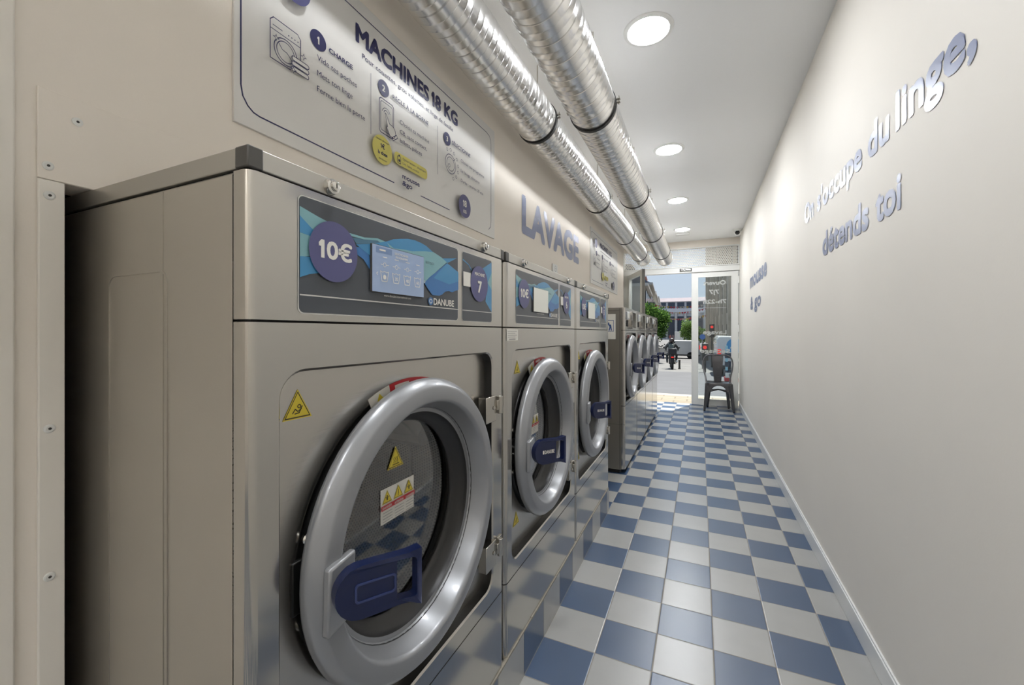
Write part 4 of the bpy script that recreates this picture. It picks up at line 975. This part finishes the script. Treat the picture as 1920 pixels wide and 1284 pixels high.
tree('small yellow green bush tree beyond the van', -1.25, 62, -.35, .45, .5, 500, [LEAF[0], LEAF[2]], 12, .10)

# people (skinned skeletons)
def body(name, mats_, parent, J, E_, R_, sub=1):
    me = bpy.data.meshes.new('sk'); me.from_pydata([J[k] for k in J], [], [])
    keys = list(J); me.from_pydata  # noqa
    bpy.data.meshes.remove(me)
    me = bpy.data.meshes.new('sk'); me.from_pydata([J[k] for k in keys], [(keys.index(a_), keys.index(c_)) for a_, c_ in E_], [])
    ob = bpy.data.objects.new('sk', me); COL.objects.link(ob)
    md = ob.modifiers.new('skin', 'SKIN'); md.use_smooth_shade = True
    for i, k in enumerate(keys):
        rr_ = R_[k]; me.skin_vertices[0].data[i].radius = (rr_, rr_) if not isinstance(rr_, tuple) else rr_
        me.skin_vertices[0].data[i].use_root = (i == 0)
    sd = ob.modifiers.new('sub', 'SUBSURF'); sd.levels = sub; sd.render_levels = sub
    bpy.context.view_layer.update()
    m2 = bpy.data.meshes.new_from_object(ob.evaluated_get(bpy.context.evaluated_depsgraph_get()))
    bpy.data.objects.remove(ob); bpy.data.meshes.remove(me)
    m2.materials.clear(); m2.name = name
    for mm in mats_: m2.materials.append(mm)
    off = Vector(ROOTLOC[parent]) if parent else Vector()
    for v in m2.vertices: v.co -= off
    o_ = bpy.data.objects.new(name, m2); COL.objects.link(o_); o_.parent = parent
    return o_
SKIN = mat('skin', (196, 150, 122), rough=.55, var=.04); JACK = mat('dark_jacket', (48, 52, 54), rough=.7, var=.15, vscale=8); JEAN = mat('dark_trousers', (40, 44, 54), rough=.8, var=.1)
HELM = mat('dark_helmet', (58, 44, 40), rough=.25, coat=.5, var=.05); SHOE = mat('black_shoe', (26, 26, 26), rough=.6, var=.05)
BIKEM = mat('black_bike_paint', (40, 40, 44), rough=.3, metal=.3, var=.05); TYRE = mat('tyre_rubber', (30, 30, 30), rough=.85, bump=.2, bscale=60); REDL = mat('red_light_lens', (214, 40, 34), rough=.3, emit=.9, var=.02)

def motorbike(label, x, y, rot, group=None, lit=False):
    z = gz(y); t = thing('motorbike', label, 'motorbike', (0, 0, 0), group)
    def wheel(nm, yy):
        q = MB(); q.lathe([(.20, -.05), (.27, -.065), (.31, -.05), (.325, 0), (.31, .05), (.27, .065), (.20, .05)], (yy, .325), 'X', 28); w_ = q.build(nm, TYRE, t)
        q = MB(); q.lathe([(.20, -.05), (.18, -.03), (.05, -.05), (.05, .05), (.18, .03), (.20, .05)], (yy, .325), 'X', 20); q.build('rim', STAINL, w_)
    wheel('wheel', -.68); wheel('wheel', .70)
    q = MB(); q.loft([[(sx_*w_, yy, zz+dz) for sx_, dz in ((-1, -h_), (-1, h_), (-.5, h_*1.3), (.5, h_*1.3), (1, h_), (1, -h_), (.5, -h_*1.2), (-.5, -h_*1.2))] for yy, zz, w_, h_ in ((-.85, .78, .07, .05), (-.55, .74, .12, .09), (-.2, .68, .13, .14), (.2, .74, .16, .16), (.45, .80, .10, .12))]); q.build('bodywork', BIKEM, t)
    q = MB(); q.loft([[(sx_*w_, yy, zz) for sx_, zz in ((-1, z0_), (-.8, z1_), (.8, z1_), (1, z0_))] for yy, w_, z0_, z1_ in ((-.85, .09, .84, .90), (-.4, .14, .80, .88), (.1, .12, .78, .85))]); q.build('seat', RUBBER, t)
    q = MB(); q.box(-.16, .16, -.22, .25, .30, .56); q.build('engine', DARKC, t, bevel=.03)
    q = MB(); q.tube([(.14, .2, .36), (.19, -.2, .33), (.22, -.62, .45), (.23, -.88, .52)], [.03, .04, .055, .05], 10); q.build('exhaust', STAINL, t)
    for s_ in (-1, 1):
        q = MB(); q.tube([(s_*.08, .72, .325), (s_*.10, .58, .72), (s_*.11, .50, .98)], .025, 8); q.build('fork_leg', STAINL, t)
    q = MB(); q.tube([(-.38, .38, 1.04), (-.2, .50, 1.0), (.2, .50, 1.0), (.38, .38, 1.04)], .016, 8); hb_ = q.build('handlebar', BIKEM, t)
    for s_ in (-1, 1):
        q = MB(); q.tube([(s_*.28, .42, 1.03), (s_*.36, .44, 1.18)], .008, 6); q.ell((s_*.40, .44, 1.22), .075, .02, .05); q.build('mirror', BIKEM, hb_)
    q = MB(); q.ell((0, .58, .92), .10, .08, .10); q.build('headlight', STAINL, t)
    q = MB(); q.box(-.07, .07, -.93, -.88, .70, .76); q.build('tail_light', REDL, t, bevel=.01)
    q = MB(); q.box(-.10, .10, -.90, -.885, .50, .62); q.build('number_plate', WPLAST, t)
    q = MB(); q.loft([[(sx_*w_, yy, zz) for sx_, zz in ((-1, .42), (-1, .66), (1, .66), (1, .42))] for yy, w_ in ((-.98, .10), (-.62, .12))]); q.build('mudguard', BIKEM, t)
    t.location = (x, y, z); t.rotation_euler = (0, 0, rot)
    return t
mb_ = motorbike('black motorbike ridden away from the laundry across the cobbles', -1.50, 25.7, .10)
q = MB(); q.box(-.22, .22, -1.0, -.62, .90, 1.22); q.build('top_case', BIKEM, mb_, bevel=.03)
rx_, ry_, rz_ = -1.50, 25.65, gz(25.7)
pr_ = thing('person', 'person in dark jacket and helmet riding the motorbike away', 'person', (rx_, ry_, rz_))
P3 = lambda a_, b_, c_: (rx_+a_, ry_+b_, rz_+c_)
J = dict(pel=P3(0, -.22, .93), sp=P3(0, -.16, 1.15), ch=P3(0, -.08, 1.36), nk=P3(0, -.04, 1.50), hd=P3(0, 0, 1.60), ht=P3(0, 0, 1.72),
         ls=P3(-.19, -.07, 1.42), le=P3(-.34, .10, 1.20), lw=P3(-.33, .34, 1.08), rs=P3(.19, -.07, 1.42), re=P3(.34, .10, 1.20), rw=P3(.33, .34, 1.08),
         lh=P3(-.12, -.18, .90), lk=P3(-.26, .18, .82), la=P3(-.24, -.05, .42), lf=P3(-.25, .10, .36), rh=P3(.12, -.18, .90), rk=P3(.26, .18, .82), ra=P3(.24, -.05, .42), rf=P3(.25, .10, .36))
E2 = [('pel', 'sp'), ('sp', 'ch'), ('ch', 'nk'), ('nk', 'hd'), ('hd', 'ht'), ('ch', 'ls'), ('ls', 'le'), ('le', 'lw'), ('ch', 'rs'), ('rs', 're'), ('re', 'rw'), ('pel', 'lh'), ('lh', 'lk'), ('lk', 'la'), ('la', 'lf'), ('pel', 'rh'), ('rh', 'rk'), ('rk', 'ra'), ('ra', 'rf')]
RR = dict(pel=.15, sp=.145, ch=.165, nk=.065, hd=.085, ht=.07, ls=.085, le=.062, lw=.045, rs=.085, re=.062, rw=.045, lh=.10, lk=.075, la=.05, lf=.045, rh=.10, rk=.075, ra=.05, rf=.045)
body('body', [JACK], pr_, J, E2, RR)
q = MB(); q.ell(P3(0, .0, 1.65), .145, .165, .155, 0, 18, 12); q.build('helmet', HELM, pr_)
q = MB(); q.loft([[P3(-.135, -.30, 1.02), P3(.135, -.30, 1.02), P3(.135, -.16, 1.02), P3(-.135, -.16, 1.02)], [P3(-.15, -.33, 1.2), P3(.15, -.33, 1.2), P3(.15, -.2, 1.2), P3(-.15, -.2, 1.2)], [P3(-.12, -.24, 1.44), P3(.12, -.24, 1.44), P3(.12, -.14, 1.44), P3(-.12, -.14, 1.44)]]); q.build('back_bag', mat('grey_bag', (96, 104, 100), rough=.8, var=.2, vscale=10), pr_, bevel=.03)
for s_ in (-1, 1):
    q = MB(); q.loft([[P3(s_*(.12+w_), -.20+y_, .93+z_) for w_, z_ in ((-.08, -.09), (.08, -.09), (.08, .09), (-.08, .09))] for y_ in (0, .35)]); q.build('trousers', JEAN, pr_, bevel=.05)

for i, (x, y, lb) in enumerate(((-6.55, 106, 'pedestrian on the far road, the left one of two'), (-5.95, 107, 'pedestrian on the far road, the right one of two'))):
    zg = gz(y); t = thing('person', 'far '+lb, 'person', (x, y, zg))
    Q3 = lambda a_, b_, c_: (x+a_, y+b_, zg+c_)
    J = dict(pel=Q3(0, 0, .95), sp=Q3(0, 0, 1.15), ch=Q3(0, 0, 1.36), nk=Q3(0, 0, 1.50), hd=Q3(0, 0, 1.60), ht=Q3(0, 0, 1.70), ls=Q3(-.18, 0, 1.42), le=Q3(-.24, .02, 1.15), lw=Q3(-.22, -.05, .92), rs=Q3(.18, 0, 1.42), re=Q3(.24, 0, 1.15), rw=Q3(.22, -.06, .92),
             lh=Q3(-.09, 0, .90), lk=Q3(-.10, .08, .5), la=Q3(-.10, .12, .09), lf=Q3(-.10, 0, .05), rh=Q3(.09, 0, .90), rk=Q3(.10, -.1, .5), ra=Q3(.10, -.15, .09), rf=Q3(.10, -.28, .05))
    R2 = dict(RR); R2.update(pel=.12, sp=.115, ch=.13, hd=.095, ht=.08, ls=.06, le=.045, lw=.035, rs=.06, re=.045, rw=.035, lh=.085, lk=.06, la=.045, rh=.085, rk=.06, ra=.045, nk=.05)
    body('body', [mat('red_brown_clothes' if i == 0 else 'dusty_clothes', ((150, 92, 84), (120, 96, 96))[i], rough=.8, var=.1)], t, J, E2, R2)
    q = MB(); q.ell(Q3(0, .01, 1.70), .10, .11, .09, 0, 12, 8); q.build('hair', SHOE, t)

# vehicles
WVAN = mat('white_vehicle_paint', (214, 214, 213), rough=.25, coat=.5, var=.01); VGL = mat('vehicle_glass', (40, 48, 56), rough=.08, var=.03)
def vehicle(name, label, prof, y0, y1, x0, z0, wheels, mats_=WVAN):
    """side profile (x,z) extruded along Y"""
    t = thing(name, label, 'van', (x0, (y0+y1)/2, z0)); n_ = len(prof)
    ins = .06
    c_ = (sum(p_[0] for p_ in prof)/n_, sum(p_[1] for p_ in prof)/n_)
    sh = [(p_[0]+(c_[0]-p_[0])*.05, p_[1]+(c_[1]-p_[1])*.05) for p_ in prof]
    L_ = [[(x0+a_, y0, z0+b_) for a_, b_ in sh], [(x0+a_, y0+ins, z0+b_) for a_, b_ in prof], [(x0+a_, y1-ins, z0+b_) for a_, b_ in prof], [(x0+a_, y1, z0+b_) for a_, b_ in sh]]
    q = MB(); q.loft(L_); q.build('body', mats_, t, bevel=.03)
    for wx in wheels:
        for yy in (y0+.08, y1-.08):
            q = MB(); q.lathe([(.0005, yy-.09), (.20, yy-.09), (.31, yy-.08), (.33, yy), (.31, yy+.08), (.20, yy+.09), (.0005, yy+.09)], (x0+wx, z0+.33), 'Y', 24); q.build('wheel', TYRE, t)
    return t
v = vehicle('white_van', 'white van crossing the street behind the motorbike', [(.05, .28), (.05, .75), (.25, .90), (1.25, 1.05), (1.75, 1.62), (2.05, 1.72), (4.4, 1.70), (4.5, 1.55), (4.5, .28)], 42, 43.8, -4.5, gz(43), (.85, 3.7))
q = MB(); q.slab([[(1.42, 1.08), (1.85, 1.56), (2.35, 1.58), (2.35, 1.06)]], lambda a_, b_, tt: (-4.5+a_, 42-.012+tt, gz(43)+b_), 0, .02); q.build('side_window', VGL, v)
q = MB(); q.box(-4.45, 0.0, 41.985, 42.01, gz(43)+.28, gz(43)+.42); q.build('sill_trim', DARKC, v)
q = MB(); q.box(-.06, .02, 41.98, 42.03, gz(43)+.9, gz(43)+1.3); q.build('tail_light', REDL, v)
# delivery van seen from behind through the closed leaf
vz = gz(20); t = thing('delivery_van', 'white delivery van with round blue logo seen through the glass leaf', 'van', (1.45, 21, vz))
b = MB(); b.loft([[(.62+a_*1.7, yy, vz+c_) for a_, c_ in P_] for yy, P_ in ((19.0, [(0, .35), (0, 1.55), (.06, 1.68), (.94, 1.68), (1, 1.55), (1, .35)]), (22.6, [(0, .35), (0, 1.55), (.06, 1.70), (.94, 1.70), (1, 1.55), (1, .35)]), (23.6, [(.02, .35), (.02, .9), (.08, .95), (.92, .95), (.98, .9), (.98, .35)]))]); b.build('body', WVAN, t, bevel=.03)
a = Art((.62, 18.996, vz), (1, 0, 0), XV, (0, -1, 0), step=.001); a.circ(.66, 1.30, .30, mat('round_blue_logo', (58, 150, 206), rough=.4, var=.02), 40); a.text('B', .60, 1.17, .26, OFFW, bold=0); a.line([(.50, 1.20), (.58, 1.30), (.66, 1.28)], .03, OFFW); a.build('logo', t)
for xx in (.66, 2.16):
    q = MB(); q.box(xx, xx+.12, 18.97, 19.01, vz+.75, vz+1.15); q.build('tail_light', REDL, t)
q = MB(); q.box(.6, 2.34, 18.93, 19.02, vz+.33, vz+.50); q.build('bumper', DARKC, t, bevel=.02)
for xx in (.80, 2.14):
    for yy in (19.8, 22.6):
        q = MB(); q.lathe([(.0005, xx-.1), (.2, xx-.1), (.32, xx-.08), (.34, xx), (.32, xx+.08), (.2, xx+.1), (.0005, xx+.1)], (yy, vz+.34), 'X', 20); q.build('wheel', TYRE, t)
# small grey utility vehicle far away
zz = gz(90); t = thing('box_van', 'small white box van far down the street', 'van', (-3.6, 90, zz))
b = MB(); b.box(-4.7, -2.7, 90, 94, zz+.5, zz+2.5); b.build('box', WVAN, t, bevel=.05); b = MB(); b.box(-4.6, -2.8, 89.95, 90, zz+.35, zz+.75); b.build('bumper', DARKC, t)
for xx in (-4.4, -3.0):
    q = MB(); q.lathe([(.0005, xx-.12), (.25, xx-.12), (.38, xx), (.25, xx+.12), (.0005, xx+.12)], (90.8, zz+.38), 'X', 16); q.build('wheel', TYRE, t)

# parked motorbikes along the left
for i, (x, y) in enumerate(((-3.62, 35.2), (-3.70, 37.5), (-3.66, 39.8), (-3.9, 46.2))):
    if i == 0: pk = motorbike('nearest of the motorbikes parked on the left of the street', x, y, -.3, 'motorbikes parked on the left')
    else:
        c_ = copy_tree(pk); c_.location = (x, y, gz(y)); c_.rotation_euler = (0, 0, -.3+.12*(i % 2)); c_['label'] = ('second', 'third', 'farthest')[i-1]+' of the motorbikes parked on the left of the street'
# bollard, traffic lights, signs
z = gz(25.9); t = thing('bollard', 'short dark bollard just right of the motorbike', 'bollard', (-1.09, 25.9, z))
b = MB(); b.lathe([(.07, z), (.07, z+.05), (.055, z+.07), (.055, z+.46), (.065, z+.48), (.05, z+.54), (.0005, z+.56)], (-1.09, 25.9), 'Z', 16); b.build('post', DARKC, t)
def traffic_light(label, x, y, zl):
    zg = gz(y); t = thing('traffic_light', label, 'traffic light', (x, y, zg))
    q = MB(); q.cyl((x, y, zg), (x, y, zl-.5), .05, 10); q.build('pole', DARKC, t)
    q = MB(); q.box(x-.15, x+.15, y-.1, y+.1, zl-.62, zl+.22); hs = q.build('housing', DARKC, t, bevel=.03)
    for k_, mm in enumerate((REDL, DARKC, DARKC)):
        q = MB(); q.lathe([(.085, y-.10), (.085, y-.14), (.0005, y-.145)], (x, zl-.2*k_*1.2+.03), 'Y', 18); q.build('lamp', mm, hs)
traffic_light('traffic light showing red, the lower one, seen through the glass leaf', .22, 22.5, .42)
traffic_light('traffic light showing red, the higher one, seen through the glass leaf', .68, 29.0, 1.50)
zg = gz(27); t = thing('round_sign', 'round blue road sign seen through the glass leaf', 'sign', (.13, 27, zg))
b = MB(); b.cyl((.13, 27.03, zg), (.13, 27.03, 1.1), .03, 8); b.build('pole', GREYT, t)
b = MB(); b.lathe([(.0005, 26.98), (.16, 26.985), (.16, 27.01), (.0005, 27.01)], (.13, .92), 'Y', 28); b.build('disc', mat('road_sign_blue', (40, 110, 190), rough=.4, var=.02), t)
# blue stand with dark shelves and red base
zg = gz(15); t = thing('street_stand', 'pale blue stand with dark shelves and red foot behind the chair', 'stand', (1.05, 15, zg))
PBL = mat('pale_blue_paint', (150, 194, 206), rough=.5, var=.03)
for xx in (.78, 1.18):
    b = MB(); b.box(xx-.035, xx+.035, 14.97, 15.05, zg, .75); b.build('post', PBL, t)
for z_ in (-.10, .18, .46):
    b = MB(); b.box(.74, 1.20, 14.95, 15.35, z_-.10, z_+.06); b.build('shelf', mat('dark_shelf', (52, 60, 72), rough=.6, var=.05) if 'dark_shelf' not in bpy.data.materials else bpy.data.materials['dark_shelf'], t)
b = MB(); b.box(.72, 1.24, 14.9, 15.4, zg+.02, zg+.14); b.build('foot', mat('red_foot_paint', (196, 84, 78), rough=.5, var=.04), t, bevel=.01)
a = Art((.74, 14.895, zg+.15), (1, 0, 0), XV, (0, -1, 0), step=.001); a.rect(0, 0, .44, .16, OFFW); a.text('Re', .1, .03, .10, DARKC, bold=.035); a.build('white_board', t)

# bunting across the street
FL = [mat('bunting_red', (170, 52, 72), rough=.8, var=.03), mat('bunting_yellow', (184, 156, 74), rough=.8, var=.03), mat('bunting_white', (180, 176, 170), rough=.8, var=.02), mat('bunting_pink', (178, 118, 126), rough=.8, var=.03)]
def bunting(label, y, z, z2, sag, n, s_):
    A_ = Vector((fx(y)+.02, y, z)); B_ = Vector((gx(59.0)-.06, 59.0, z2))
    t = thing('bunting', label, 'bunting', tuple((A_+B_)/2), 'bunting strings over the street'); q = MB(); f = lambda u: A_.lerp(B_, u)-Vector((0, 0, sag*4*u*(1-u)))
    q.tube([f(i/12) for i in range(13)], .010, 5); q.build('string', DARKC, t)
    for i in range(n):
        q = MB(); p_ = f((i+.5)/n); a_ = Vector((s_*.5, -.1*s_, 0)); dn = Vector((.04*((i*7) % 3-1), .05, -s_*.9))
        q.add([p_-a_, p_+a_, p_+dn, p_-a_+Vector((0, .012, 0)), p_+a_+Vector((0, .012, 0)), p_+dn+Vector((0, .012, 0))], [(0, 1, 2), (3, 5, 4), (0, 3, 4, 1), (1, 4, 5, 2), (2, 5, 3, 0)]); q.build('flag', FL[(i*3+i//3) % 4], t, smooth=0)
bunting('highest bunting string, in front of the dark openings', 66, 5.4, 4.9, .35, 16, .36)
bunting('second bunting string down, above the tree crowns', 72, 4.9, 4.4, .5, 20, .32)
bunting('third bunting string down, level with the tree crowns', 82, 4.3, 3.4, .5, 24, .30)
bunting('lowest bunting string, far down the street', 104, 4.7, 3.5, .4, 30, .30)
